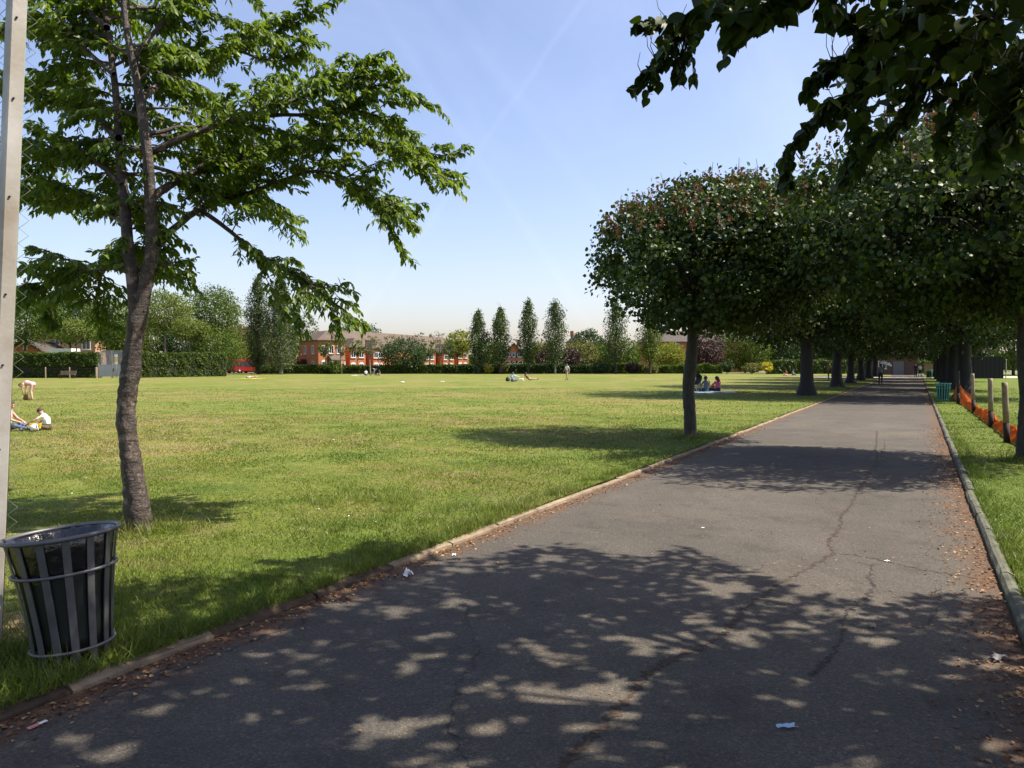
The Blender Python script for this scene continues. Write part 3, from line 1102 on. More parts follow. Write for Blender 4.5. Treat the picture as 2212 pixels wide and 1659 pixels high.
def crown_clumps(lv, c, rad, ncl, per, rc, leaf, seed, flat_bottom=None, tintbase=0.5, shell=(0.45, 1.0), updir=0.35, amp=0.3):
    d = rand_unit(ncl)
    rr = shell[0] + (shell[1] - shell[0]) * rng.random(ncl) ** 0.45
    ctr = np.asarray(c) + d * np.asarray(rad) * (rr * lump(d, seed, amp))[:, None]
    if flat_bottom is not None:
        low = ctr[:, 2] < flat_bottom
        ctr[low, 2] = flat_bottom + rng.random(low.sum()) * rc * 1.2
    tc = np.clip(tintbase + rng.normal(size=ncl) * 0.21, 0, 1)
    rcs = rc * rng.uniform(.6, 1.35, ncl)
    pos = np.repeat(ctr, per, 0) + np.clip(rng.normal(size=(ncl * per, 3)), -1.7, 1.7) * np.repeat(rcs, per)[:, None] * np.array([.6, .6, .42])
    out = norm(pos - np.asarray(c))
    n = len(pos)
    nr = out * .5 + np.array([0, 0, updir]) + rng.normal(size=(n, 3)) * .5
    dr = rng.normal(size=(n, 3)) + out * .5 + np.array([0, 0, -.55])
    lv.add(pos, dr, nr, leaf * rng.uniform(.6, 1.25, n), np.clip(np.repeat(tc, per) + rng.normal(size=n) * .15, 0, 1))
    return ctr


def limbs_to(T, fork, ctr, n, r0, sub=True):
    idx = rng.choice(len(ctr), min(n, len(ctr)), replace=False)
    for i in idx:
        e = fork + (ctr[i] - fork) * 0.92
        mid = fork + (e - fork) * .5 + rng.normal(size=3) * 0.08 * np.linalg.norm(e - fork) + np.array([0, 0, .1 * np.linalg.norm(e - fork)])
        L = spline([fork, mid, e], 0.25)
        T.add(L, r0 * random.uniform(.6, 1), r0 * .12, 6)


def young_avenue(root, seed, spikes=True):
    T = Tubes()
    trk = np.array([[0, 0, -.08], [-.02, 0, .5], [-.05, .02, 1.1], [.0, .0, 1.7], [.03, 0, 2.4], [.02, .02, 3.4], [.05, .0, 4.6]])
    L = spline(trk, .06)
    r = np.interp(L[:, 2], [0, .15, .5, 1.1, 1.35, 2.4, 4.6], [.175, .14, .128, .132, .145, .11, .05])
    T.add(L, 0, rad=r * (1 + .04 * rng.normal(size=len(L))), n=14)
    lv = Leaves(LEAF_BROAD)
    c = np.array([.72, 0, 4.1])
    ctr = crown_clumps(lv, c, (2.55, 2.4, 1.62), 760, 54, .31, .092, seed, 2.4, amp=.5, shell=(.3, 1.0))
    limbs_to(T, np.array([.03, 0, 2.3]), ctr[ctr[:, 2] > 3], 26, .055)
    limbs_to(T, np.array([.03, 0, 3.2]), ctr, 26, .04)
    if spikes:
        d = rand_unit(190)
        d[:, 2] = np.abs(d[:, 2]) * .9 + .05
        d = norm(d)
        p0 = c + d * np.array([2.6, 2.45, 1.65]) * lump(d, seed, .5)[:, None]
        for p in p0:
            m = 14
            h = np.linspace(0, .17, m)[:, None]
            pos = p + h * norm(np.array([0, 0, 1.]) + rng.normal(size=3) * .25) + rng.normal(size=(m, 3)) * .018
            lv.add(pos, rand_unit(m), rand_unit(m), .045, rng.random(m), mi=1)
        for p in p0[::4]:
            e = p + np.array([rng.normal() * .06, rng.normal() * .06, .35])
            T.add(np.array([p, (p + e) / 2 + rng.normal(size=3) * .01, e]), .008, .004, 4)
    T.build("trunk", M["bark"], root)
    lv.build("crown", [M["lime"], M["spike"]], root)


def mature_avenue(root, seed, H=10.9, R=6.8):
    T = Tubes()
    L = spline(np.array([[0, 0, -.1], [.02, .03, 1.0], [-.03, 0, 2.4], [.05, .05, 4.0], [0, .1, 6.5], [.1, 0, 9.5]]), .15)
    r = np.interp(L[:, 2], [-.1, .1, .4, 1.0, 2.6, 4, 9.5], [.62, .52, .40, .33, .30, .27, .08])
    T.add(L, 0, rad=r * (1 + .04 * rng.normal(size=len(L))), n=14)
    lv = Leaves(LEAF_CARD)
    c = np.array([0, 0, 2.9 + (H - 2.9) * .5])
    ctr = crown_clumps(lv, c, (R * .93, R * .93, (H - 2.9) * .5), 800, 46, .66, .225, seed, 2.45, amp=.5, shell=(.25, 1.0))
    limbs_to(T, np.array([0, 0, 2.9]), ctr, 16, .14)
    limbs_to(T, np.array([0, .05, 5.0]), ctr, 20, .1)
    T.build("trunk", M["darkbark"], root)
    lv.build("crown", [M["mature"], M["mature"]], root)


def make_avenue():
    g = G(1492, 946)
    L1 = empty("avenue_tree", (g[0], g[1], 0), 0, "young round-headed tree on the lawn edge beside the path, single slim trunk with a kink", "tree", "trees lining the path")
    young_avenue(L1, 5)
    g = G(2206, 996)
    R1 = copy_tree(L1)
    R1.location = (g[0] + .05, g[1], 0)
    R1.rotation_euler = (0, 0, 2.3)
    R1.scale = (.98, .98, 1.02)
    tag(R1, "young tree growing on the grass verge just before the row of wooden posts", "tree", "trees lining the path")
    protoA = protoB = None
    left = [(38.5, -1.45), (57.0, -1.5), (71.5, -1.6), (86, -1.6), (101, -1.6), (117, -1.6)]
    right = [(39.5, 1.5), (53.5, 1.5), (68, 1.5), (83, 1.6), (99, 1.6), (115, 1.6)]
    words = ["first big", "second big", "third big", "fourth big", "fifth big", "last"]
    for i, (s, t) in enumerate(left):
        x, y = st(s, t)
        side = "lawn side of the path, beyond the young kinked tree"
        lab = f"{words[i]} dark tree on the {side}"
        if protoA is None:
            o = protoA = empty("avenue_tree", (x, y, 0))
            mature_avenue(o, 21)
        else:
            o = copy_tree(protoA if i % 2 == 0 else protoB)
            o.location = (x, y, 0)
            o.rotation_euler = (0, 0, i * 1.9)
            z = 1 + .07 * math.sin(i * 2.2)
            o.scale = (z, z, z * .97)
        tag(o, lab, "tree", "trees lining the path")
        x, y = st(right[i][0], PW + right[i][1])
        lab = f"{words[i]} dark tree on the verge side of the path, beyond the wooden posts"
        if protoB is None:
            o = protoB = empty("avenue_tree", (x, y, 0))
            mature_avenue(o, 22, 12.6, 6.9)
        else:
            o = copy_tree(protoB if i % 2 == 0 else protoA)
            o.location = (x, y, 0)
            o.rotation_euler = (0, 0, 1 + i * 1.3)
        tag(o, lab, "tree", "trees lining the path")


make_avenue()


# the tree whose boughs hang over the camera
def inside(poly, x, y):
    poly = np.asarray(poly, float)
    r = np.zeros(len(x), bool)
    j = len(poly) - 1
    for i in range(len(poly)):
        xi, yi = poly[i]
        xj, yj = poly[j]
        c = ((yi > y) != (yj > y)) & (x < (xj - xi) * (y - yi) / (yj - yi + 1e-9) + xi)
        r ^= c
        j = i
    return r


def make_overhang():
    base = np.array([4.15, 3.7, 0.0])
    root = empty("avenue_tree", tuple(base), 0, "near tree with dark broad leaves hanging over the path, its trunk out of frame", "tree", "trees lining the path")
    T = Tubes()
    L = spline(np.array([[0, 0, -.08], [.03, .02, .8], [-.02, .0, 1.8], [0, 0, 2.7], [-.05, -.05, 4.0], [-.1, -.1, 5.4], [-.1, -.1, 6.6]]), .08)
    T.add(L, 0, rad=np.interp(L[:, 2], [0, .2, 1.8, 2.8, 6.6], [.2, .165, .15, .13, .03]), n=14)
    tb = Tubes()
    lv = Leaves(LEAF_CURL)
    fork = np.array([0, 0, 2.75])

    def pl(pts):
        return np.array([P(*p) - base for p in pts])

    sprays = [
        ([(1900, -70, 6.4), (1700, -60, 6.6), (1580, -15, 6.6), (1500, 30, 6.5), (1440, 40, 6.5), (1385, 45, 6.5)], .095),
        ([(1490, 30, 6.5), (1455, 85, 6.5), (1415, 130, 6.5), (1385, 165, 6.5)], .09),
        ([(1480, 35, 6.5), (1478, 80, 6.5), (1470, 135, 6.5)], .085),
        ([(1950, -60, 4.0), (1800, -50, 3.7), (1700, -12, 3.6), (1600, 20, 3.5), (1530, 18, 3.5)], .086),
        ([(2260, -60, 5.6), (2100, 60, 5.8), (1960, 120, 6.0), (1860, 190, 6.1), (1770, 250, 6.2), (1715, 310, 6.2), (1700, 375, 6.2)], .086),
        ([(1900, 160, 6.0), (1858, 235, 6.0), (1842, 310, 6.0), (1835, 365, 6.0)], .086),
        ([(1960, 120, 6.0), (1860, 140, 6.1), (1800, 150, 6.1), (1765, 175, 6.1)], .098),
        ([(2060, 80, 5.8), (1990, 190, 5.7), (1950, 260, 5.7), (1900, 300, 5.7)], .086),
        ([(2150, 30, 5.6), (2110, 140, 5.5), (2060, 230, 5.4), (2030, 300, 5.4)], .086),
        ([(2250, 60, 4.6), (2200, 180, 4.5), (2150, 260, 4.4), (2125, 320, 4.4)], .105),
        ([(2100, -70, 5.0), (2020, 10, 5.0), (1930, 50, 5.0), (1870, 60, 5.0), (1830, 30, 5.0)], .098),
        ([(2260, 120, 5.4), (2190, 240, 5.4), (2180, 300, 5.4)], .086),
    ]
    for k, (pts, leaf) in enumerate(sprays):
        L = spline(pl(pts), .07)
        if k in (0, 3, 4, 9, 10, 11):
            m = fork + (L[0] - fork) * .55 + np.array([0, 0, .35])
            T.add(spline([fork, m, L[0]], .1), .05, .024, 7)
        L = L + np.cumsum(rng.normal(size=L.shape), 0) * 0.004
        T.add(L, .02, .004, 6)
        spray_along(lv, tb, L, .01, leaf, .08, .07, (.16, .45), .35, .034, fan=.75, leafdroop=.6)
        # bare flower stalks poking up
        for q in range(5):
            p = L[int(len(L) * random.uniform(.35, .98))]
            e = p + np.array([random.gauss(-.08, .06), random.gauss(0, .05), random.uniform(.15, .3)])
            tb.add(np.array([p, (p + e) / 2 + [-.03, 0, .0], e]), .004, .002, 4)
    # the rest of the crown, overhead
    ncl = 4000
    d = rand_unit(ncl)
    rr = rng.random(ncl) ** .4
    c = np.array([3.7, 2.9, 5.2])
    rad = np.array([5.6, 4.6, 1.9])
    ctr = c + d * rad * (rr * lump(d, 9, .2))[:, None]
    per = 25
    rcs = rng.uniform(.18, .38, ncl)
    pos = np.repeat(ctr, per, 0) + rng.normal(size=(ncl * per, 3)) * np.repeat(rcs, per)[:, None] * np.array([.6, .6, .35])
    x, y, f = proj(pos)
    seen = (f > .2) & (x > -60) & (x < 2272) & (y > -60) & (y < 1700)
    m1 = [(1700, 350), (1690, 270), (1740, 200), (1800, 160), (1860, 130), (1900, 60), (1850, 10), (1800, -70), (2300, -70), (2300, 330), (2150, 330), (2050, 290), (1960, 300), (1900, 330), (1850, 380), (1790, 380)]
    m2 = [(1480, -70), (1500, 10), (1580, 45), (1640, 30), (1780, -5), (1800, -70)]
    ok = (~seen) | inside(m1, x, y) | inside(m2, x, y)
    ok &= (pos[:, 2] > 3.2) & (np.linalg.norm(pos - np.array([0, 0, 1.6]), axis=1) > 2.2)
    # openings cut through the crown along the sun's line to place sun spots
    # leaves are dropped wherever their shadow would cover a chosen spot
    gx = pos[:, 0] - .7 * (pos[:, 2] - PZ)
    gy = pos[:, 1] - .021 * pos[:, 2]
    gaps = [(350, 295, .11), (130, 325, .11), (260, 400, .09), (610, 455, .08), (940, 430, .13), (1100, 440, .15), (940, 530, .12), (830, 600, .2), (680, 605, .1), (580, 600, .08), (420, 580, .1), (180, 515, .08),
            (420, 705, .1), (850, 720, .14), (1280, 400, .14), (1210, 250, .16), (1050, 325, .07), (1720, 425, .09), (1780, 510, .06), (1420, 620, .07), (1130, 675, .08), (60, 730, .1), (2100, 500, .09), (2000, 490, .07),
            (1800, 660, .07), (1650, 640, .06), (2090, 780, .1), (1970, 540, .06), (740, 735, .07), (1420, 280, .09), (640, 150, .12)]
    hole = np.zeros(len(pos), bool)
    r2 = np.random.default_rng(17)
    cl = [(G(768 + a * .6528, 1109 + b * .6528, PZ)[:2], r) for a, b, r in gaps]
    cl += [(np.array([r2.uniform(-3.2, 4.2), r2.uniform(1.5, 6.6)]), r2.uniform(.03, .075)) for _ in range(130)]
    for c_, r_ in cl:
        a_ = np.arctan2(gy - c_[1], gx - c_[0])
        hole |= (gx - c_[0]) ** 2 + (gy - c_[1]) ** 2 < ((r_ + .03) * (1 + .3 * np.sin(3 * a_ + c_[0] * 9) + .2 * np.sin(5 * a_ + c_[1] * 7))) ** 2
    ok &= ~hole
    ok &= (pos[:, 0] - .7 * pos[:, 2]) > -3.3 + .25 * np.sin(pos[:, 1] * 3.1) + .15 * np.sin(pos[:, 1] * 7.7 + pos[:, 2])  # leaves trimmed so the crown's shadow stays off the steel post
    sx_ = pos[:, 0] - .7 * pos[:, 2]
    ylim = np.interp(sx_, [-2.6, -1.2, 1.6, 2.1, 4.2], [5.8, 7.1, 7.1, 5.9, 5.3]) + .22 * np.sin(sx_ * 4.3) + .12 * np.sin(sx_ * 11 + pos[:, 2] * 3)
    ok &= pos[:, 1] < ylim  # crown cut back to a chosen edge of its ground shadow
    pos = pos[ok]
    n = len(pos)
    dr = rng.normal(size=(n, 3)) + np.array([0, 0, -.5])
    lv.add(pos - base, dr, np.array([0, 0, .9]) + rng.normal(size=(n, 3)) * .5, .086 * rng.uniform(.5, 1.35, n), np.clip(rng.beta(2, 2.5, n), 0, 1))
    limbs_to(T, fork, (ctr - base)[(ctr[:, 2] > 4.6) & (np.hypot(ctr[:, 0] - 4.1, ctr[:, 1] - 3.5) < 2.3)], 34, .045)
    trunk = T.build("trunk", M["bark"], root)
    tb.build("twigs", M["twig"], trunk)
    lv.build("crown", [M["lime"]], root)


make_overhang()


# ------------------------------------------------------------------ trees and shrubs beyond the lawn
def far_tree(name, label, cat, xd, D, ytop, hw, mat, group, ybot=None, leaf=None, n=None, trunk_r=None, bark="bark", seed=0, rad_y=None, bare=False, z0=0.0):
    X = X_at(xd, D)
    H = Z_at(ytop, D) - z0
    w = hw * K / F * D
    root = empty(name, (X, D, z0), 0, label, cat, group)
    zb = (Z_at(ybot, D) - z0) if ybot else H * .28
    zb = max(0.15, zb)
    leaf = leaf or max(.2, 1.75 * D / F)
    T = Tubes()
    tr = trunk_r or max(.1, H * .014)
    top = zb + (H - zb) * .75
    L = spline(np.array([[0, 0, -.05], [rng.normal() * .1, rng.normal() * .1, zb], [rng.normal() * .15, rng.normal() * .15, top]]), .4)
    T.add(L, tr * 1.2, tr * .3, 8)
    lv = Leaves(LEAF_CARD)
    c = np.array([0, 0, (zb + H) / 2])
    rad = (w, rad_y or w, (H - zb) / 2 * 1.02)
    area = 4 * math.pi * ((w * w + 2 * w * (H - zb) / 2) / 3)
    n = n or int(np.clip(area / (leaf * leaf) * 4.2, 1200, 15000))
    per = 14
    ncl = max(20, n // per)
    if bare:
        ncl = ncl // 2
    ctr = crown_clumps(lv, c, rad, ncl, per, min(w, H) * (.2 if not bare else .12), leaf, seed + 50, zb * .9, amp=.35, shell=(.35, 1.0))
    limbs_to(T, np.array([0, 0, max(zb * .95, .1)]), ctr, 12 if not bare else 40, tr * .6)
    T.build("trunk", M[bark], root)
    lv.build("crown", [M[mat]], root)
    return root


def column_tree(name, label, xd, D, ytop, hw, ybot, group, mat="poplar", nc=420, seed=0, trunk_px=3.2, ybase=808, bark="bark", prof=None):
    X = X_at(xd, D)
    H = Z_at(ytop, D)
    zb = max(.4, Z_at(ybot, D))
    w = hw * K / F * D
    root = empty(name, (X, D, 0), 0, label, "tree", group)
    T = Tubes()
    tr = trunk_px * K / F * D
    T.add(spline(np.array([[0, 0, -.05], [.05, 0, zb], [0, 0, H * .93]]), .4), tr, tr * .15, 8)
    lv = Leaves(LEAF_CARD)
    leaf = max(.22, 1.6 * D / F)
    f = rng.random(nc)
    prof = prof or ([0, .12, .35, .6, .85, 1], [.35, .8, 1.0, .85, .5, .06])
    r = np.interp(f, *prof) * w
    a = rng.random(nc) * 6.283
    k = rng.random(nc) ** .4
    wob = 1 + .22 * np.sin(2 * a + f * 9 + seed * 1.7) + .18 * np.sin(f * 17 + seed * 2.3) + .12 * np.sin(f * 37 + a + seed)
    ctr = np.stack([np.cos(a) * r * k * wob, np.sin(a) * r * k * wob, zb + f * (H - zb)], -1)
    per = 13
    tc = np.clip(.5 + rng.normal(size=nc) * .2, 0, 1)
    pos = np.repeat(ctr, per, 0) + rng.normal(size=(nc * per, 3)) * np.array([w * .13, w * .13, w * .26])
    n = len(pos)
    out = norm(pos * np.array([1, 1, 0]) + 1e-6)
    lv.add(pos, rng.normal(size=(n, 3)) * .6 + np.array([0, 0, .9]), out + rng.normal(size=(n, 3)) * .5 + np.array([0, 0, .2]), leaf * rng.uniform(.6, 1.2, n), np.clip(np.repeat(tc, per) + rng.normal(size=n) * .15, 0, 1))
    for c in ctr[::14]:
        b0 = np.array([0, 0, max(zb * .8, c[2] - w * 2.2)])
        T.add(np.array([b0, (b0 + c) / 2, c]), tr * .35, tr * .08, 4)
    T.build("trunk", M[bark], root)
    lv.build("crown", [M[mat]], root)
    return root


def hedge(name, label, x0, x1, D0, D1, h, depth, n, leaf, mat="hedge", cat="hedge", group=None, seed=0, bulge=0.0, wav=0.06):
    p0 = np.array([X_at(x0, D0), D0])
    p1 = np.array([X_at(x1, D1), D1])
    L = float(np.linalg.norm(p1 - p0))
    ang = math.atan2(p1[1] - p0[1], p1[0] - p0[0])
    root = empty(name, (p0[0], p0[1], 0), ang, label, cat, group)
    mb = MB()
    ns = max(4, int(L / .8))
    r2 = np.random.default_rng(seed + 77)
    top = h * (1 + wav * (r2.random(ns + 1) - .5) * 2)
    vs, fs = [], []
    for i in range(ns + 1):
        x = L * i / ns
        for (yy, zz) in ((.12, 0), (.14 - bulge * .8, top[i] * .6), (.14 - bulge * .8, top[i] - .12), (depth - .15, top[i] - .12), (depth - .15, 0)):
            vs.append((x, yy + r2.normal() * .03, zz))
    for i in range(ns):
        for j in range(4):
            fs.append((i * 5 + j, (i + 1) * 5 + j, (i + 1) * 5 + j + 1, i * 5 + j + 1))
    fs += [tuple(range(5)), tuple(ns * 5 + j for j in (4, 3, 2, 1, 0))]
    mb.add(vs, fs)
    mb.build("twigs", M["hedgecore"], root)
    lv = Leaves(LEAF_CARD)
    x = rng.random(n) * L
    tp = np.interp(x, np.linspace(0, L, ns + 1), top)
    side = rng.random(n)
    fr = side < .62
    z = np.where(fr, rng.random(n) * tp, tp + rng.normal(size=n) * .05)
    bl = np.where(z > .52 * tp, -bulge, 0)
    ybump = .07 * np.sin(x * 2.3 + seed) + .05 * np.sin(x * 5.1 + z * 4)
    y = np.where(fr, bl + ybump + rng.random(n) * .14, bl + rng.random(n) * (depth - bl))
    ends = rng.random(n) < .04
    x = np.where(ends, np.where(rng.random(n) < .5, 0, L) + rng.normal(size=n) * .05, x)
    y = np.where(ends, rng.random(n) * depth, y)
    z = np.where(ends, rng.random(n) * tp, z)
    pos = np.stack([x, y, z], -1)
    nr = np.where(fr[:, None], np.array([0, -1., .5]), np.array([0, -.1, 1.])) + rng.normal(size=(n, 3)) * .5
    dr = rng.normal(size=(n, 3)) + np.array([0, -.2, .5])
    tn = .45 + .25 * np.sin(x * .9 + seed) * np.sin(z * 3 + x * .37) + rng.normal(size=n) * .18
    lv.add(pos, dr, nr, leaf * rng.uniform(.6, 1.3, n), np.clip(tn, 0, 1))
    lv.build("foliage", [M[mat]], root)
    return root


def make_treeline():
    """the far wood that closes the view beyond the houses: one mass"""
    lv = Leaves(LEAF_CARD)
    n = 52000
    xd = rng.uniform(-500, 2800, n)
    D = 250 + rng.random(n) * 25
    top = 757 + 7 * np.sin(xd * .021) + 5 * np.sin(xd * .057 + 1) + 3.5 * np.sin(xd * .13 + 2)
    f = rng.random(n) ** .8
    yy = top + (800 - top) * f
    a = np.array([P(x, y, d) for x, y, d in zip(xd, yy, D)])
    lv.add(a, rng.normal(size=(n, 3)), np.array([0, -.4, .8]) + rng.normal(size=(n, 3)) * .6, rng.uniform(.7, 1.5, n), np.clip(.45 + .25 * np.sin(xd * .04) + rng.normal(size=n) * .2, 0, 1))
    tag(lv.build("treeline", [M["green"]]), kind="stuff")


make_treeline()


def make_far_plants():
    hg = "hedges round the lawn"
    hedge("clipped_hedge", "tall clipped hedge behind the post-and-wire fence, ending at the grey gate", 0, 211, 97, 99, 2.95, 1.6, 9000, .22, group=hg, seed=1, bulge=.35)
    hedge("clipped_hedge", "tall clipped hedge between the grey gate and the red buses", 298, 489, 100, 112, 3.1, 1.6, 9000, .22, group=hg, seed=2, bulge=.12)
    hedge("low_hedge", "low dark hedge in front of the red buses", 552, 742, 143, 143, 1.45, 1.2, 4200, .3, group=hg, seed=3)
    hedge("low_hedge", "low hedge in front of the red brick flats with picnickers before it", 742, 850, 143, 144, 1.3, 1.2, 3000, .3, group=hg, seed=4)
    hedge("low_hedge", "low hedge between the round dark bush and the first thin poplar", 850, 1020, 144, 145, 1.5, 1.2, 4200, .3, group=hg, seed=5)
    hedge("low_hedge", "low dark hedge at the foot of the four thin poplars", 1020, 1330, 144, 146, 1.55, 1.4, 6500, .3, group=hg, seed=6, wav=.2, mat="deep")
    hedge("low_hedge", "low hedge seen beneath the crown of the young kinked tree", 1330, 1560, 146, 147, 1.5, 1.4, 5000, .3, group=hg, seed=7, wav=.3, mat="green")
    hedge("low_hedge", "green hedge behind the seated pair in red and blue", 1668, 2010, 140, 150, 2.3, 1.6, 6000, .34, group=hg, seed=8, wav=.1)
    tg = "trees beyond the lawn"
    data = [
        ("big spreading green tree partly hidden behind the metal fence post", 55, 112, 622, 75, "green", 745, "bark"),
        ("dark green tree behind the left end of the tall hedge", 150, 125, 640, 70, "deep", 740, "bark"),
        ("small multi-stemmed pale tree in front of the stock brick house", 165, 108, 690, 45, "pale", 735, "palebark"),
        ("green tree just beside the cherry trunk above the gate", 232, 122, 655, 50, "green", 735, "bark"),
        ("light green airy tree with a pale trunk above the tall hedge", 357, 118, 632, 58, "pale", 715, "palebark"),
        ("slim light tree with forked pale stems, between two rounder trees", 412, 114, 690, 40, "pale", 735, "palebark"),
        ("tall rounded green tree above the right end of the tall hedge", 466, 126, 626, 52, "green", 725, "bark"),
        ("bushy mid green tree above the left end of the bus rank", 462, 117, 715, 48, "green", 790, "bark"),
        ("low leafy green tree over the first red bus", 522, 168, 720, 48, "pale", 785, "bark"),
        ("small bright green tree between the two conical poplars and the first bus", 575, 166, 735, 34, "pale", 785, "bark"),
        ("grey green tree right of the two conical poplars", 650, 175, 690, 26, "poplar", 780, "bark"),
        ("dark rounded tree rising behind the roof of the red brick flats", 775, 215, 700, 42, "deep", 765, "bark"),
        ("small dark tree top behind the hipped roof", 722, 215, 712, 22, "deep", 765, "bark"),
        ("dense dark round bush in front of the red brick flats", 876, 147, 733, 50, "deep", 803, "bark"),
        ("yellow green tree beside the first thin poplar", 988, 170, 716, 30, "yellow", 770, "bark"),
        ("mid green tree between the first and second thin poplars", 1058, 165, 735, 26, "green", 790, "bark"),
        ("broad green tree behind the third and fourth thin poplars", 1165, 185, 738, 32, "olive", 795, "bark"),
        ("dark copper-leaved tree left of the fourth thin poplar", 1183, 149, 757, 25, "purple", 798, "darkbark"),
        ("dark copper-leaved tree right of the fourth thin poplar", 1228, 149, 750, 27, "purple", 798, "darkbark"),
        ("mid green tree filling the gap between the pale-trunked tree and the stock brick house", 318, 150, 680, 44, "green", 775, "bark"),
        ("dark green tree low behind the slim forked pale tree", 395, 152, 700, 46, "deep", 780, "bark"),
        ("olive tree low behind the right end of the tall hedge", 505, 160, 700, 40, "olive", 785, "bark"),
        ("green tree just beyond the grey gate, below the cherry's left spray", 262, 130, 690, 40, "green", 770, "bark"),
        ("deep green tree behind the bushes right of the poplars", 1272, 190, 710, 34, "deep", 785, "bark"),
        ("olive green rounded tree right of the copper trees", 1258, 160, 738, 36, "olive", 800, "bark"),
        ("grey green tree next to the young avenue tree's crown", 1303, 165, 742, 36, "green", 800, "bark"),
        ("green tree behind the low hedge below the young tree's left side", 1345, 158, 735, 40, "green", 800, "bark"),
        ("light green tree below the young tree, left of its trunk", 1440, 160, 742, 42, "yellow", 803, "bark"),
        ("copper-leaved tree just right of the young kinked trunk", 1528, 152, 722, 36, "purple", 803, "darkbark"),
        ("green tree behind the clipped round shrub", 1610, 158, 700, 55, "green", 795, "bark"),
        ("dark tree behind the golden bush", 1690, 165, 690, 60, "deep", 795, "bark"),
        ("dark tree behind the green hedge near the big trunk", 1790, 168, 690, 60, "deep", 795, "bark"),
        ("dark tree behind the avenue's far end on the lawn side", 1880, 172, 690, 50, "deep", 795, "bark"),
        ("dark tree behind the avenue's far end on the verge side", 2040, 165, 640, 70, "deep", 800, "bark"),
        ("leafy tree above the black screen", 2110, 108, 560, 75, "deep", 770, "bark"),
        ("leafy green tree right of the black screen", 2190, 122, 600, 60, "green", 790, "bark"),
        ("tree behind the pale court at the picture's edge", 2290, 128, 560, 70, "deep", 790, "bark"),
    ]
    for i, (lab, x, D, yt, hw, mt, yb, bk) in enumerate(data):
        nm = "copper_tree" if mt == "purple" else ("bush" if "bush" in lab.split(" in ")[0] else "broadleaf_tree")
        far_tree(nm, lab, "bush" if nm == "bush" else "tree", x, D, yt, hw, mt, tg if nm != "bush" else None, yb, seed=i, bark=bk)
    for i, (lab, x, D, yt, hw) in enumerate([
        ("thin young tree with sparse leaves at the left end of the flats", 738, 141, 728, 17),
        ("thin young tree with sparse leaves before the middle of the flats", 800, 141, 722, 20),
        ("sparse twiggy tree over the roof, left of the dark round bush", 838, 150, 722, 30),
        ("sparse twiggy tree over the roof, right of the dark round bush", 903, 152, 716, 24),
        ("thin leafy tree in front of the first hipped block of the flats", 703, 144, 735, 17),
        ("thin leafy tree between the second and third blocks of the flats", 772, 145, 738, 16),
        ("thin leafy tree just right of the dark round bush before the flats", 928, 148, 738, 16),
        ("thin leafy tree before the last block of the flats", 972, 150, 735, 17),
        ("nearly bare fan-shaped tree left of the yellow green tree", 950, 152, 712, 30),
    ]):
        far_tree("sapling", lab, "tree", x, D, yt, hw, "green" if "leafy" in lab else "olive", tg, 768, seed=80 + i, bark="palebark", bare=True, n=1500 if "leafy" in lab else 1000, leaf=.26, trunk_r=.13)
    pg = "columnar poplars beyond the lawn"
    column_tree("conical_poplar", "tall conical poplar, the slimmer one of the pair behind the buses", 558, 139, 605, 27, 792, pg, nc=800, seed=1, trunk_px=4, prof=([0, .2, .5, .8, 1], [.8, 1, .95, .7, .15]))
    column_tree("conical_poplar", "tall conical poplar, the broader one with a pale trunk before the buses", 606, 136, 608, 37, 788, pg, nc=1000, seed=2, trunk_px=5, bark="palebark", prof=([0, .2, .5, .8, 1], [.8, 1, .85, .55, .1]))
    pw = ["first", "second", "third", "fourth"]
    for i, (x, yt, hw) in enumerate([(1033, 678, 21), (1081, 672, 23), (1141, 654, 22), (1199, 657, 26)]):
        column_tree("thin_poplar", f"thin upright poplar on the lawn's far edge, {pw[i]} of four counted from the brick flats", x, 141, yt, hw, 790 if i == 0 else 780, pg, seed=5 + i, trunk_px=2.6, bark="palebark" if i == 3 else "bark")
    column_tree("thin_poplar", "upright poplar partly behind the left of the young tree's crown", 1330, 141, 660, 27, 780, pg, seed=12, trunk_px=3)
    column_tree("thin_poplar", "paler upright poplar seen below the young tree's crown, left of its trunk", 1404, 141, 680, 26, 775, pg, mat="pale", seed=13, trunk_px=3)
    sg = "shrubs along the lawn's far edge"
    for i, (lab, x, D, yt, hw, mt) in enumerate([
        ("golden bush between the first and second thin poplars", 1057, 142, 791, 9, "gold"),
        ("bright golden shrub in shade beyond the avenue trees", 1655, 138, 784, 13, "gold"),
        ("clipped dark green round-topped shrub right of the kinked trunk", 1571, 138, 780, 13, "deep"),
        ("brownish shrub left of the bright golden shrub", 1625, 139, 785, 22, "olive"),
        ("pale shrub beside the copper-leaved tree under the young crown", 1405, 143, 788, 16, "olive"),
        ("dark green shrub right of the copper trees", 1300, 142, 783, 22, "deep"),
        ("light green shrub at the right end of the bus hedge", 722, 141.5, 782, 20, "green"),
        ("reddish shrub under the left of the young crown", 1365, 142, 785, 14, "purple"),
        ("olive shrub at the foot of the second thin poplar", 1085, 143, 783, 13, "olive"),
    ]):
        far_tree("shrub", lab, "shrub", x, D, yt, hw, mt, sg, 803, seed=120 + i, leaf=.26, trunk_r=.06)


make_far_plants()


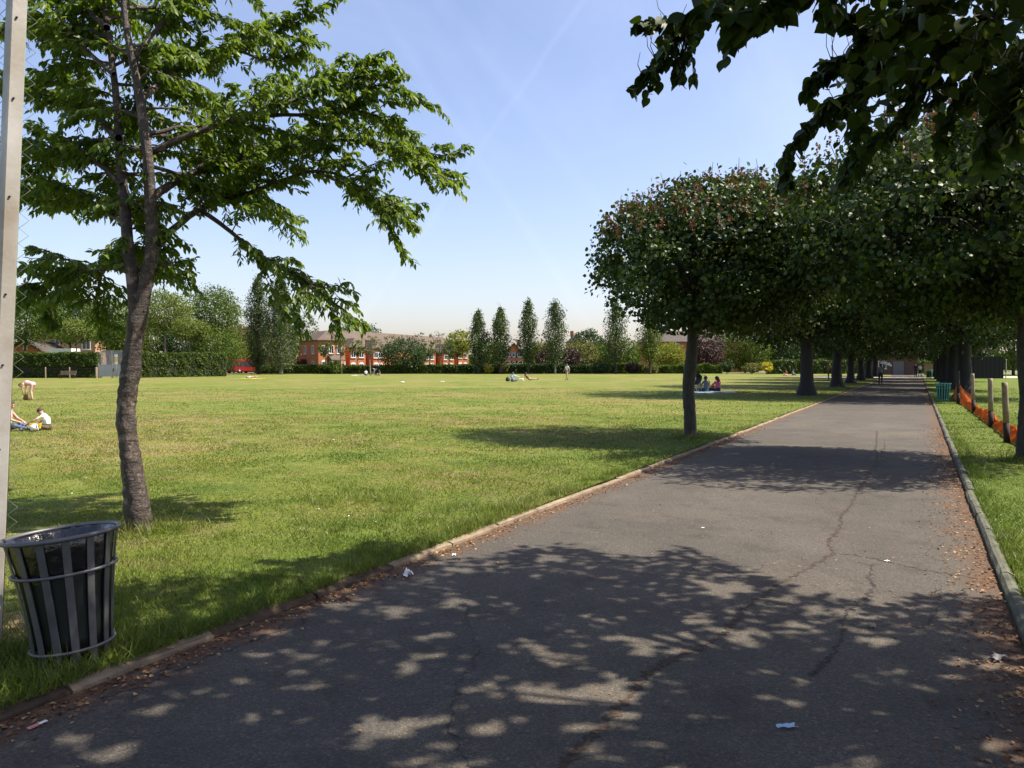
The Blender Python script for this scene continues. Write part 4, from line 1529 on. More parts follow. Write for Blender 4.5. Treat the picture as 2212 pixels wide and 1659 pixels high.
# ------------------------------------------------------------------ buildings
def hip_roof(mb, x0, x1, y0, y1, ze, zr, over=.35, hip=1.0, mi=0):
    x0 -= over; x1 += over; y0 -= over; y1 += over
    w, d = x1 - x0, y1 - y0
    th = .12
    if w >= d:
        a, b = (x0 + d / 2 * hip, (y0 + y1) / 2, zr), (x1 - d / 2 * hip, (y0 + y1) / 2, zr)
        top = [(x0, y0, ze), (x1, y0, ze), (x1, y1, ze), (x0, y1, ze), a, b]
        fs = [(0, 1, 5, 4), (2, 3, 4, 5), (1, 2, 5), (3, 0, 4)]
    else:
        a, b = ((x0 + x1) / 2, y0 + w / 2 * hip, zr), ((x0 + x1) / 2, y1 - w / 2 * hip, zr)
        top = [(x0, y0, ze), (x1, y0, ze), (x1, y1, ze), (x0, y1, ze), a, b]
        fs = [(0, 1, 4), (1, 2, 5, 4), (2, 3, 5), (3, 0, 4, 5)]
    mb.add(top, fs, mi)
    bt = [(x, y, z - th) for x, y, z in top[:4]]
    mb.add(top[:4] + bt, [(1, 0, 4, 5), (2, 1, 5, 6), (3, 2, 6, 7), (0, 3, 7, 4), (4, 7, 6, 5)], mi)


def add_window(root, x, y, z, w, h, arched=False, rz=0, frame=None):
    """window whose outside faces local -Y at (x, y, z) = middle of the sill"""
    mb = MB()
    t = .1
    mb.box((0, -.03, t / 2), (w, .1, t))
    mb.box((0, -.03, h - t / 2), (w, .1, t))
    for sx in (-1, 1):
        mb.box((sx * (w / 2 - t / 2), -.03, h / 2), (t, .1, h - 2 * t - .004))
    mb.box((0, -.025, h / 2), (t * .7, .08, h - 2 * t - .008))
    mb.box((0, -.04, -.06), (w + .2, .16, .1))
    if arched:
        n = 8
        vs = [(0, -.06, h)] + [(w / 2 * math.cos(math.pi * i / n), -.06, h + .32 * w * math.sin(math.pi * i / n)) for i in range(n + 1)]
        mb.add(vs, [(0, i + 1, i + 2) for i in range(n)])
    o = mb.build("window", frame or M["white"], root)
    o.location = (x, y, z)
    o.rotation_euler = (0, 0, rz)
    g = MB()
    g.quad((-w / 2 + t, -.012, t), (w / 2 - t, -.012, t), (w / 2 - t, -.012, h - t), (-w / 2 + t, -.012, h - t))
    g.build("pane", M["glass"], o)
    return o


def make_flats():
    """long red brick flats: stepped blocks turned towards the sun, each further off"""
    ang = math.radians(33)
    c0 = (X_at(688, 150), 150.0)
    root = empty("brick_flats", (c0[0], c0[1], 0), ang, "long two-storey red brick flats with brown hipped roofs and white arched windows beyond the buses", "building")
    ca, sa = math.cos(ang), math.sin(ang)

    def local_u(xd, w0=0.0):
        # where the line of sight through xd meets the front plane set back by w0
        r = ray(xd, 790)
        # point = c0 + u*(ca,sa) + w0*(-sa,ca)
        bx, by = c0[0] - w0 * sa, c0[1] + w0 * ca
        # r0/r1 = (bx+u ca)/(by+u sa)
        k = r[0] / r[1]
        return (k * by - bx) / (ca - k * sa)

    def local_z(y, u, w0):
        D = c0[1] + u * sa + w0 * ca
        return Z_at(y, D)

    blocks = [  # front x0, x1, setback, depth, eave y, ridge y, windows xs (disp), rows
        (688, 746, 0.0, 11, 734, 715, (700, 716, 733)),
        (756, 790, 5.5, 9, 750, 731, (763, 781)),
        (806, 830, 10.5, 9, 752, 734, (812, 822)),
        (916, 941, 24.0, 9, 759, 742, (922, 933)),
        (957, 981, 29.5, 9, 760, 743, (963, 975)),
        (988, 1012, 34.0, 10, 755, 738, (994, 1005)),
    ]
    for (x0, x1, w0, dp, ye, yr, wins) in blocks:
        walls = MB()
        roofs = MB()
        u0, u1 = local_u(x0, w0), local_u(x1, w0)
        ze, zr = local_z(ye, u0, w0), local_z(yr, (u0 + u1) / 2, w0 + dp / 2)
        walls.box(((u0 + u1) / 2, w0 + dp / 2, ze / 2), (u1 - u0, dp, ze))
        hip_roof(roofs, u0, u1, w0, w0 + dp, ze, zr)
        walls.build("wall", M["brick"], root)
        roofs.build("roof", M["rooftile"], root)
        for xw in wins:
            uw = local_u(xw, w0)
            for fz, ar in ((.12, True), (.60, False)):
                add_window(root, uw, w0 - .02, ze * fz, 1.0, ze * .24, ar)
    # windows in the shaded gable end of the first block
    for yy in (3.0, 7.5):
        for fz in (.12, .6):
            o = add_window(root, local_u(688) - .02, yy, 6.3 * fz, 1.1, 1.6, False, -math.pi / 2)
    # the long range that links the blocks, behind them
    ua, ub = local_u(735, 7.0), local_u(1010, 40.0)
    pa, pb = np.array([ua, 9.0]), np.array([ub, 42.0])
    dv = pb - pa
    Lr = float(np.linalg.norm(dv))
    an = math.atan2(dv[1], dv[0])
    w2 = MB()
    w2.box((Lr / 2, 4.0, 2.6), (Lr, 8.0, 5.2))
    wo = w2.build("wall", M["brick"], root)
    wo.location = (pa[0], pa[1], 0)
    wo.rotation_euler = (0, 0, an)
    r2 = MB()
    hip_roof(r2, 0, Lr, 0, 8.0, 5.2, 9.0)
    ro = r2.build("roof", M["rooftile"], root)
    ro.location = (pa[0], pa[1], 0)
    ro.rotation_euler = (0, 0, an)
    # porch
    pm = MB()
    u0, u1 = local_u(708), local_u(738)
    pm.add([(u0, -2.2, 2.6), (u1, -2.2, 2.6), (u1, -.05, 3.5), (u0, -.05, 3.5), (u0, -2.2, 2.45), (u1, -2.2, 2.45), (u1, -.05, 2.45), (u0, -.05, 2.45)],
           [(0, 1, 2, 3), (4, 5, 1, 0), (7, 6, 5, 4), (5, 6, 2, 1), (7, 4, 0, 3)], 0)
    for uu in (u0 + .15, u1 - .15):
        pm.box((uu, -2.05, 1.22), (.18, .18, 2.44), 1)
    pm.build("porch", [M["rooftile"], M["white"]], root)


def plain_house(name, label, x0, x1, D, dep, yeave, yridge, wall, roof, wins=(), gable=False, rz=0.0, wh=1.5, z0=0, white_bits=False, chimney=None):
    X0, X1 = X_at(x0, D), X_at(x1, D)
    ze, zr = Z_at(yeave, D), Z_at(yridge, D)
    w = X1 - X0
    root = empty(name, ((X0 + X1) / 2, D, z0), rz, label, "building")
    mb = MB()
    mb.box((0, dep / 2, ze / 2), (w, dep, ze))
    if gable:
        for yy, fl in ((0, 0), (dep, 1)):
            tri = [(-w / 2, yy, ze), (w / 2, yy, ze), (0, yy, zr)]
            mb.add(tri, [(0, 1, 2) if not fl else (0, 2, 1)])
    mb.build("wall", wall, root)
    rb = MB()
    if gable:
        o = .5
        k = (zr - ze) / (w / 2)
        for s in (-1, 1):
            a = [(0, -o, zr + .06), (s * (w / 2 + o), -o, ze - k * o + .06), (s * (w / 2 + o), dep + o, ze - k * o + .06), (0, dep + o, zr + .06)]
            b = [(x, y, z + .16) for x, y, z in a]
            v = a + b
            rb.add(v, [(0, 1, 2, 3), (7, 6, 5, 4), (0, 4, 5, 1), (1, 5, 6, 2), (2, 6, 7, 3), (3, 7, 4, 0)])
    else:
        hip_roof(rb, -w / 2, w / 2, 0, dep, ze, zr, hip=.6)
    rf = rb.build("roof", roof, root)
    if chimney:
        c = MB()
        c.box((chimney * w, dep * .5, zr + .3), (.9, .6, 1.6))
        c.build("chimney", wall, rf)
    for (xw, yt, yb, ww) in wins:
        z1, z2 = Z_at(yb, D), Z_at(yt, D)
        add_window(root, X_at(xw, D) - (X0 + X1) / 2, -.02, z1, ww, max(.6, z2 - z1))
    return root


def make_buildings():
    make_flats()
    plain_house("brick_outbuilding", "low brick outbuilding with a brown gable roof behind the tall hedge", 8, 92, 116, 7, 760, 739, M["brick"], M["darkroof"], [(56, 748, 753, .6)], gable=True)
    plain_house("stock_brick_house", "pale brick house with tall dark windows half hidden by trees above the tall hedge", 70, 206, 140, 9, 704, 684, M["stockbrick"], M["rooftile"], [(120, 708, 722, 1.4), (150, 708, 722, 1.4), (187, 733, 755, 1.5), (187, 708, 722, 1.4), (120, 733, 755, 1.5)])
    plain_house("stock_brick_house", "brick house with shallow roof glimpsed just left of the cherry trunk", 226, 272, 144, 9, 706, 694, M["stockbrick"], M["rooftile"], [(240, 712, 728, 1.2), (258, 712, 728, 1.2), (240, 740, 756, 1.2)])
    plain_house("brick_house", "brick house roof showing between the round tree and the conical poplars", 500, 640, 190, 10, 718, 700, M["stockbrick"], M["rooftile"], [(512, 724, 736, 1.4), (530, 724, 736, 1.4)])
    h = plain_house("gabled_house", "red brick gabled house with white trim between the second and third thin poplars", 1093, 1127, 195, 9, 760, 742, M["brick"], M["darkroof"],
                    [(1100, 762, 771, 1.6), (1111, 762, 771, 1.6), (1121, 762, 771, 1.6), (1100, 780, 789, 1.8), (1111, 780, 789, 1.8), (1121, 780, 789, 1.8)], gable=True, chimney=.3)
    mb = MB()
    mb.box((0, -.08, 1.55), (8.2, .14, .9))
    mb.build("rendered_band", M["white"], h)
    plain_house("gabled_house", "red brick gabled house seen between the first and second thin poplars", 1052, 1082, 205, 9, 762, 748, M["brick"], M["darkroof"],
                [(1060, 766, 774, 1.6), (1073, 766, 774, 1.6), (1060, 782, 790, 1.6), (1073, 782, 790, 1.6)], gable=True)
    plain_house("slate_roofed_house", "house with a long dark roof behind the trees under the young tree's crown", 1390, 1640, 185, 11, 738, 712, M["brick"], M["darkroof"], [(1460, 742, 752, 1.5), (1560, 742, 752, 1.5)], chimney=.2)
    plain_house("brick_house", "dark-roofed brick house behind the trees right of the poplars", 1228, 1262, 215, 10, 738, 722, M["brick"], M["darkroof"], [(1240, 742, 750, 1.5)], chimney=-.2)
    # gatehouse closing the path
    x, y = st(139, PW / 2)
    root = empty("gatehouse", (x, y, 0), -PANG, "small brick gatehouse with a doorway closing the far end of the path", "building")
    mb = MB()
    mb.box((-2.2, 1.5, 1.7), (7.5, 3, 3.4))
    mb.build("wall", simple("dull_brick", (0.15, 0.09, 0.07), .9, .3, 1.5), root)
    rb = MB()
    hip_roof(rb, -5.95, 1.55, 0, 3, 3.4, 4.8, over=.9)
    rb.build("roof", M["darkroof"], root)
    d = MB()
    d.box((-1.2, -.04, 1.1), (1.6, .1, 2.2))
    dr = d.build("door", M["c_grey"], root)
    k = MB()
    k.tube([(-.6, -.09, 1.0), (-.6, -.14, 1.0), (-.6, -.14, 1.15)], .02, 6)
    k.build("handle", M["galv"], dr)
    add_window(root, -3.6, -.02, 1.0, 1.2, 1.3)
    x, y = st(141, PW / 2 + 6)
    root = empty("brick_wall", (x, y, 0), -PANG, "pale low wall right of the gatehouse at the path's end", "wall")
    mb = MB()
    mb.box((0, 0, .9), (7, .3, 1.8))
    mb.build("wall_face", M["stockbrick"], root)
    cp = MB()
    cp.box((0, 0, 1.84), (7.1, .4, .075))
    cp.build("coping", M["kerb"], root)


make_buildings()


# ------------------------------------------------------------------ vehicles
def bus(label, x0, x1, D, L=9.0, h=2.8, rz=0.0, zoff=-.07, dark_front=False):
    X0, X1 = X_at(x0, D), X_at(x1, D)
    wd = 2.4
    root = empty("bus", ((X0 + X1) / 2, D, zoff), rz, label, "bus", "red buses behind the low hedge")
    bm = bmesh.new()
    bmesh.ops.create_cube(bm, size=1)
    for v in bm.verts:
        v.co = Vector((v.co.x * L, v.co.y * wd, .35 + (v.co.z + .5) * (h - .35)))
    bmesh.ops.bevel(bm, geom=list(bm.edges), offset=.16, segments=3, affect='EDGES')
    me = bpy.data.meshes.new("body")
    bm.to_mesh(me)
    bm.free()
    me.materials.append(M["busred"])
    link(bpy.data.objects.new("body", me), root)
    nwin = max(2, int(L / 1.5))
    for i in range(nwin):
        g = MB()
        cw = (L - .5) / nwin
        x = -L / 2 + .25 + cw * (i + .5)
        g.box((x, -wd / 2 - .004, h * .66), (cw - .12, .03, h * .34))
        g.box((x, wd / 2 + .004, h * .66), (cw - .12, .03, h * .34))
        g.build("window", M["glass"], root)
    g = MB()
    for s in (-1, 1):
        g.box((s * (L / 2 + .004), 0, h * .62), (.03, wd - .35, h * .42))
    g.build("windscreen", M["glass"], root)
    for xx in (-L * .32, L * .32):
        for s in (-1, 1):
            w = MB()
            prof = [(.1, -.14), (.46, -.14), (.5, -.1), (.5, .1), (.46, .14), (.1, .14)]
            w.lathe(prof, 18)
            wo = w.build("wheel", M["rubber"], root)
            wo.location = (xx, s * (wd / 2 - .12), .5)
            wo.rotation_euler = (math.pi / 2, 0, 0)
            hb = MB()
            hb.lathe([(.24, -.15), (.24, .15)], 14, cap0=True, cap1=True)
            hb.build("hub", M["greypanel"], wo)
    return root


def make_vehicles():
    bus("red bus at the left end of the rank, standing end-on past the tall hedge", 500, 548, 158, rz=math.radians(76))
    bus("short red bus between the two conical poplars' trunks", 575, 615, 160, rz=math.radians(80))
    bus("long red bus right of the pale poplar trunk, mostly behind the low hedge", 622, 698, 157, rz=math.radians(50))
    # white lorry behind the tall hedge
    D = 113
    X0, X1 = X_at(100, D), X_at(164, D)
    root = empty("box_lorry", ((X0 + X1) / 2, D, -.07), 0, "white box lorry parked behind the tall hedge below the pale brick house", "lorry")
    L = X1 - X0
    mb = MB()
    mb.box((.55, 0, 2.55), (L - 1.1, 2.3, 2.9))
    mb.build("cargo_box", M["white"], root)
    cb = MB()
    pr = [(-L / 2 - .9, .7), (-L / 2 - .9, 1.7), (-L / 2 - .5, 2.9), (-L / 2 + .9, 3.0), (-L / 2 + .9, .7)]
    vs = [(x, -1.1, z) for x, z in pr] + [(x, 1.1, z) for x, z in pr]
    cb.add(vs, [(0, 4, 3, 2, 1), (5, 6, 7, 8, 9), (0, 1, 6, 5), (1, 2, 7, 6), (2, 3, 8, 7), (3, 4, 9, 8), (4, 0, 5, 9)])
    cab = cb.build("cab", M["white"], root)
    g = MB()
    g.box((-L / 2 + .1, -1.11, 2.25), (1.0, .03, .8))
    g.build("window", M["glass"], cab)
    ch = MB()
    ch.box((0, 0, .75), (L, .9, .3))
    ch.build("chassis", M["rubber"], root)
    for xx in (-L * .42, L * .3):
        for s in (-1, 1):
            w = MB()
            w.lathe([(.1, -.14), (.44, -.14), (.48, -.1), (.48, .1), (.44, .14), (.1, .14)], 18)
            wo = w.build("wheel", M["rubber"], root)
            wo.location = (xx, s * .95, .48)
            wo.rotation_euler = (math.pi / 2, 0, 0)


make_vehicles()


# ------------------------------------------------------------------ fences, gate, bench, posts, net, screen
def make_fences():
    # post and wire fence before the tall hedge
    D = 95.5
    root = empty("wire_fence", (X_at(0, D), D, 0), 0, "low post-and-wire fence in front of the tall hedge left of the grey gate", "fence")
    for xd in (20, 98, 150, 208):
        mb = MB()
        r = .075 if xd != 208 else .14
        mb.lathe([(r, -.05), (r, 1.25), (r * .8, 1.32), (.01, 1.34)], 8, 0)
        o = mb.build("post", M["post"], root)
        o.location = (X_at(xd, D) - X_at(0, D), 0, 0)
    for z in (.35, .75, 1.15):
        w = MB()
        w.tube([(0, -.1, z), (X_at(208, D) - X_at(0, D), -.1, z)], .005, 5)
        w.build("wire", M["rubber"], root)
    # gate
    D = 98
    Xa, Xb = X_at(213, D), X_at(262, D)
    w = Xb - Xa
    root = empty("gate", (Xa, D, 0), 0, "grey metal gate with solid lower panel between the two tall hedges", "gate")
    mb = MB()
    mb.box((w / 2, 0, .92), (w - .1, .05, 1.5))
    mb.build("panel", M["greypanel"], root)
    fr = MB()
    for x in (0, w * .62, w):
        fr.box((x, 0, .9), (.09, .09, 1.8))
    for x in (0.1, w * .5, w):
        fr.box((x, .45, 1.7), (.09, .09, 3.4))
    fr.box((w / 2, .45, 3.35), (w, .07, .07))
    fr.build("frame", M["galv"], root)
    for i in range(26):
        if i % 13 == 0:
            continue
        b = MB()
        b.box((w * i / 26, .45, 2.3), (.05, .025, 2.0))
        b.build("bar", M["greypanel"], root)
    h = MB()
    h.box((w * .66, -.06, 1.0), (.08, .08, .35))
    h.build("latch", M["rubber"], root)
    root = empty("sign", (X_at(252, D), D - .12, 0), 0, "small white and yellow notice on a pole beside the grey gate and the cherry trunk", "sign")
    for k, (z, mt) in enumerate(((2.75, "white"), (2.25, "toyyellow"), (1.85, "white"))):
        mb = MB()
        mb.box((0, -.04, z), (.34, .03, .34))
        mb.build("plate", M[mt], root)
    mb = MB()
    mb.tube([(0, 0, -.03), (0, 0, 2.95)], .03, 8)
    mb.build("pole", M["galv"], root)
    # bench
    D = 94.6
    root = empty("park_bench", (X_at(145, D), D, 0), 0, "wooden slatted bench in front of the tall hedge and wire fence", "bench")
    mb = MB()
    for i in range(4):
        mb.box((0, -.25 + i * .12, .45), (1.9, .1, .04))
    mb.build("seat", M["post"], root)
    mb = MB()
    for i in range(3):
        mb.box((0, .22 + i * .03, .60 + i * .13), (1.9, .04, .1))
    mb.build("backrest", M["post"], root)
    for x in (-.8, .8):
        for y in (-.22, .2):
            mb = MB()
            mb.box((x, y, .21), (.07, .07, .42))
            mb.build("leg", M["postdark"], root)
    # wooden stakes on the verge
    posts = [((2549, 1120.8), 60.5, "nearest stake in the row, dark topped with a chipped split head"),
             ((2508.5, 1081.7), 49, "second stake in the row, sunlit tan with a dark wet foot"),
             ((2464.6, 1045.7), 39.5, "third stake in the row, pale edged and slightly leaning"),
             ((2425.5, 1022), 32.7, "farthest stake in the row, dark and next to the green bin")]
    pts = []
    for i, ((sx, sy), hpx, lab) in enumerate(posts):
        g = G(sx / 1.17180, sy / 1.17180)
        D = g[1]
        h = hpx * D / F
        root = empty("fence_stake", (g[0], D, 0), random.uniform(0, 1), lab, "fence post", "wooden stakes along the orange netting")
        lean = [-.055, -.03, -.045, -.01][i]
        r = .058
        mb = MB()
        n = 14
        zc = h * .33
        P0 = [(0, 0, -.05), (0 + lean * zc, 0, zc)]
        mb.tube(P0, [r * 1.03, r * 1.02], n, 0)
        mb.build("creosoted_foot", M["postdark"], root)
        up = MB()
        rads = [r, r * (1 + .03 * random.random()), r * .97, r * .93]
        up.tube([(lean * zc, 0, zc), (lean * h * .6, 0, h * .6), (lean * h * .93, 0, h * .93), (lean * h, .008, h)], rads, n, 0)
        root.rotation_euler = (0, 0, 0)
        up.build("shaft", M["post"] if i != 3 else M["postdark"], root)
        pts.append((g[0], D))
    # orange netting sagging along the stakes
    root = empty("plastic_netting", (pts[0][0], pts[0][1], 0), 0, "orange plastic barrier netting slumped on the grass along the wooden stakes", "netting")
    p = np.array([pts[0], pts[3]])
    dv = norm(p[1] - p[0])
    nv = np.array([dv[1], -dv[0]])
    segs = 260
    s = np.linspace(-5.0, float(np.linalg.norm(p[1] - p[0])) + 6.0, segs)
    rows = 12
    tk = np.linspace(0, 1, rows)
    V = np.zeros((segs, rows, 3))
    far = np.clip((s - (s[-1] - 8)) / 4, 0, 1) * .8
    for i in range(segs):
        hgt = .22 + .03 * math.sin(s[i] * 1.1) + .03 * math.sin(s[i] * 2.7) + far[i] * (.22 + .2 * math.sin(s[i] * 2.2))
        spread = .16 + .1 * math.sin(s[i] * .8 + 1) + far[i] * .4
        for j in range(rows):
            t = tk[j]
            # slumped: folded up near the stakes, trailing on the grass behind them
            if t < .45:
                a = t / .45
                off = .10 + .10 * a + .02 * math.sin(s[i] * 5 + j)
                z = hgt * math.sin(a * math.pi * .5)
            else:
                a = (t - .45) / .55
                off = .20 + spread * a + .03 * math.sin(s[i] * 4 + j)
                z = hgt * (1 - a) ** 1.6 + .05 + .025 * math.sin(s[i] * 3.3 + j * 1.7) + far[i] * .25 * math.sin(a * 5 + s[i] * 3) ** 2
            q = p[0] + dv * s[i] + nv * off - p[0]
            V[i, j] = (q[0], q[1], max(.03, z))
    tb = Tubes()
    fl = lambda a: a
    VV, TT = [], []
    nv0 = 0

    def strip(A, wv, lift):
        nonlocal nv0
        d = norm(np.gradient(A, axis=0))
        u = norm(np.cross(d, lift))
        a, b = A + u * wv, A - u * wv
        vv = np.stack([a, b], 1).reshape(-1, 3)
        k = len(A)
        idx = np.arange(k - 1) * 2 + nv0
        VV.append(vv)
        TT.append(np.stack([idx, idx + 1, idx + 3, idx + 2], -1))
        nv0 += 2 * k

    fine = np.linspace(0, rows - 1, 24)
    for f in fine:
        j0 = int(min(rows - 2, math.floor(f)))
        w = f - j0
        strip(V[:, j0] * (1 - w) + V[:, j0 + 1] * w, .010, np.array([nv[0], nv[1], .6]))
    for i in range(segs):
        strip(V[i], .011, np.array([dv[0], dv[1], .1]))
    VV = np.vstack(VV)
    o = np_obj("mesh_strip", VV, np.vstack(TT), [M["orange"]], root, tint=rng.random(len(VV)))
    # black screen on the far side of the verge
    D = 92
    X0, X1 = X_at(2030, D), X_at(2168, D)
    root = empty("screen_fence", ((X0 + X1) / 2, D, 0), 0, "black boarded screen standing on the far grass behind the stakes", "screen")
    nb = 30
    mb = MB()
    w = (X1 - X0) / nb
    for i in range(nb):
        mb.box((-(X1 - X0) / 2 + w * (i + .5), (i % 2) * .02, 1.3), (w - .002, .04, 2.5 + .03 * random.random()))
    mb.build("boards", M["blackwall"], root)
    rl = MB()
    for z in (.4, 2.2):
        rl.box((0, .09, z), (X1 - X0, .08, .1))
    rl.build("rail", M["blackwall"], root)
    root = empty("metal_pole", (X1 + .15, D - .2, 0), 0, "thin pale pole at the right end of the black screen", "pole")
    mb = MB()
    mb.lathe([(.05, -.05), (.05, 2.15), (.04, 2.2)], 10, cap1=True)
    mb.build("shaft", M["galv"], root)
    cp = MB()
    cp.lathe([(.055, 2.2), (.06, 2.22), (.03, 2.27)], 10, cap1=True)
    cp.build("cap", M["galv"], root)


make_fences()


# ------------------------------------------------------------------ metal post, chain link, litter bins
def make_near_left():
    D = 4.55
    b0 = P(-20, 1400, D)
    top = P(36, 0, D)
    lean = (top[0] - b0[0]) / (top[2] - b0[2])
    bx = b0[0] - lean * b0[2]
    root = empty("steel_fence_post", (bx, D, 0), 0, "weathered galvanised square steel post at the picture's edge next to the litter bin", "fence post")
    mb = MB()
    sz = .083
    H = 4.6
    R = Matrix.Rotation(math.radians(52), 3, 'Z')
    ch = .008
    ring = []
    h = sz / 2
    for (x, y) in ((-h + ch, -h), (h - ch, -h), (h, -h + ch), (h, h - ch), (h - ch, h), (-h + ch, h), (-h, h - ch), (-h, -h + ch)):
        ring.append(R @ Vector((x, y, 0)))
    vs, fs = [], []
    zs = [-.1, .6, 1.5, 2.5, 3.5, H]
    for z in zs:
        vs += [(p.x + lean * z, p.y, z) for p in ring]
    for j in range(len(zs) - 1):
        for i in range(8):
            fs.append((j * 8 + i, j * 8 + (i + 1) % 8, (j + 1) * 8 + (i + 1) % 8, (j + 1) * 8 + i))
    fs.append(tuple((len(zs) - 1) * 8 + i for i in range(8)))
    mb.add(vs, fs)
    mb.build("shaft", M["galv"], root)
    f = R @ Vector((0, -1, 0))
    for k, z in enumerate((1.12, 1.6, 2.0, 2.55, 3.1, 3.55)):
        q = MB()
        c = Vector((lean * z, 0, z)) + f * (h + .002) + (R @ Vector((1, 0, 0))) * (-.012)
        d = f * .006
        q.tube([c - d, c + d], .006, 8)
        q.build("hole_mark", M["rubber"], root)  # dark stub standing in for a small hole in the steel
    # chain link fabric tied behind the post
    root2 = empty("chain_link_fence", (bx, D + .045, 0), 0, "chain link fabric with a raw zigzag edge tied to the steel post", "fence")
    T = Tubes()
    p, q = .054, .0435
    nz = int(4.4 / q)
    for i in range(42):
        x0 = .092 - i * p
        j = np.arange(nz)
        z = .08 + j * q
        # the zigzag's hooked turns
        xs = x0 - np.where(j % 2 == 0, 0, p) + lean * z
        ys = np.where((j + i) % 2 == 0, .004, -.004)
        T.add(np.stack([xs, ys, z], -1), .0021, .0021, 4)
    T.build("wire_mesh", M["wire"], root2)
    w = MB()
    w.tube([(.034 + 0, -.012, -.05), (.034 + lean * 4.5, -.012, 4.5)], .006, 6)
    w.build("stretcher_bar", M["wire"], root2)
    bare = MB()
    n = 22
    g = G(20, 1395)
    vs = [(bx + .02, D + .3, .006)] + [(bx + .02 + (.3 + .06 * math.sin(3 * a)) * math.cos(a), D + .3 + (.4 + .08 * math.sin(2 * a + 1)) * math.sin(a), .006) for a in [2 * math.pi * i / n for i in range(n)]]
    bare.add(vs, [(0, i + 1, (i + 1) % n + 1) for i in range(n)])
    o = bare.build("bare_soil", simple("dry_soil", (0.36, 0.25, 0.14), .95, .5, 9, bumps=.8, c2=(.16, .10, .055)))
    tag(o, kind="structure")


def litter_bin(loc, tilt, mat_bar, label, R0=.272, R1=.185, H=.68, liner=True, nb=14, group="litter bins by the path", bag=True, cat="litter bin"):
    root = empty("litter_bin", loc, 0, label, cat, group)
    root.rotation_euler = tilt
    mb = MB()
    mb.torus(R0 + .012, .013, H, 48, 8)
    mb.build("rim", mat_bar, root)

    def rad(z):
        f = z / H
        return R1 + (R0 - R1) * (.55 * f + .45 * f ** 1.8)

    for z in (H * .72, .075):
        mb = MB()
        mb.torus(rad(z) + .014, .009, z, 48, 8)
        mb.build("hoop", mat_bar, root)
    for i in range(nb):
        a = 2 * math.pi * (i + .35) / nb
        zs = np.linspace(.0, H, 9)
        vs, fs = [], []
        wd, th = .019, .006
        c, s = math.cos(a), math.sin(a)
        for z in zs:
            r = rad(z)
            for dr, dw in ((0, -wd), (0, wd), (th, wd), (th, -wd)):
                vs.append(((r + dr) * c - dw * s, (r + dr) * s + dw * c, z))
        for j in range(len(zs) - 1):
            for k in range(4):
                fs.append((j * 4 + k, j * 4 + (k + 1) % 4, (j + 1) * 4 + (k + 1) % 4, (j + 1) * 4 + k))
        fs += [(3, 2, 1, 0), tuple((len(zs) - 1) * 4 + k for k in range(4))]
        b = MB()
        b.add(vs, fs)
        b.build("bar", mat_bar, root)
    if liner:
        mb = MB()
        zs = np.linspace(.06, H * .86, 8)
        mb.lathe([(rad(z) - .012, z) for z in zs] + [(rad(z) - .02, z) for z in zs[::-1]], 40, cap0=True)
        mb.build("liner", M["liner"], root)
    if bag:
        r2 = np.random.default_rng(5)
        n, m = 96, 18
        prof = [(rad(H * .70) - .004, H * .69), (rad(H * .8) - .002, H * .8), (rad(H * .9), H * .9), (R0 - .002, H * .985), (R0 - .012, H * 1.0), (R0 - .03, H * .98), (R0 - .045, H * .9), (R0 - .07, H * .78), (R0 - .09, H * .6), (R0 - .12, H * .45), (.09, H * .38), (.0, H * .36)]
        vs, fs = [], []
        ph = r2.random(12) * 6.28
        for j, (r, z) in enumerate(prof):
            for i in range(n):
                a = 2 * math.pi * i / n
                amp = .003 if j < 5 else .012
                w = sum(math.sin(k * a + ph[k % 12] + j * (.5 + .1 * k)) / (1 + .12 * k) for k in (3, 5, 8, 13, 19))
                rr = max(0, r + amp * .45 * w - (.004 if j < 4 else 0))
                zz = z + (.012 * math.sin(5 * a + 1) + .01 * math.sin(11 * a) if j == 0 else .006 * w * (j > 5))
                vs.append((rr * math.cos(a), rr * math.sin(a), zz))
        for j in range(len(prof) - 1):
            for i in range(n):
                i2 = (i + 1) % n
                fs.append((j * n + i, j * n + i2, (j + 1) * n + i2, (j + 1) * n + i))
        b = MB()
        b.add(vs, fs, 0, True)
        b.build("bin_bag", M["bag"], root)
    return root


def make_bins():
    litter_bin((-2.40, 4.33, .0), (math.radians(-2), math.radians(-5.5), .2), M["binmetal"], "dark slatted metal litter bin with a black bag, standing by the steel post")
    g = G(2037, 866)
    litter_bin((g[0], g[1], 0), (0, 0, 0), M["greenbin"], "green slatted litter bin on the verge by the farthest stake", .31, .22, .78, True, 16, bag=False)
    x, y = st(104, PW + .7)
    litter_bin((x, y, 0), (0, 0, 0), M["greenbin"], "tiny far green litter bin at the verge near the path's end", .42, .32, 1.0, True, 12, bag=False)


make_near_left()
make_bins()


# ------------------------------------------------------------------ people
def capsule(mb, p0, r0, p1, r1, n=10):
    p0, p1 = np.asarray(p0, float), np.asarray(p1, float)
    d = p1 - p0
    L = np.linalg.norm(d)
    if L < 1e-6:
        d = np.array([0, 0, 1.0])
        p1 = p0 + d * 1e-3
        L = 1e-3
    d = d / L
    pts, rr = [], []
    for t in (-1, -.75, -.4, 0):
        pts.append(p0 + d * r0 * t)
        rr.append(max(.0015, r0 * math.sqrt(max(0, 1 - t * t))))
    for t in (0, .4, .75, 1):
        pts.append(p1 + d * r1 * t)
        rr.append(max(.0015, r1 * math.sqrt(max(0, 1 - t * t))))
    V, T = tube_np_dir(np.array(pts), np.array(rr), d, n)
    k = len(pts)
    fs = [tuple(t) for t in T] + [tuple(range(n - 1, -1, -1)), tuple((k - 1) * n + i for i in range(n))]
    mb.add(V, fs)


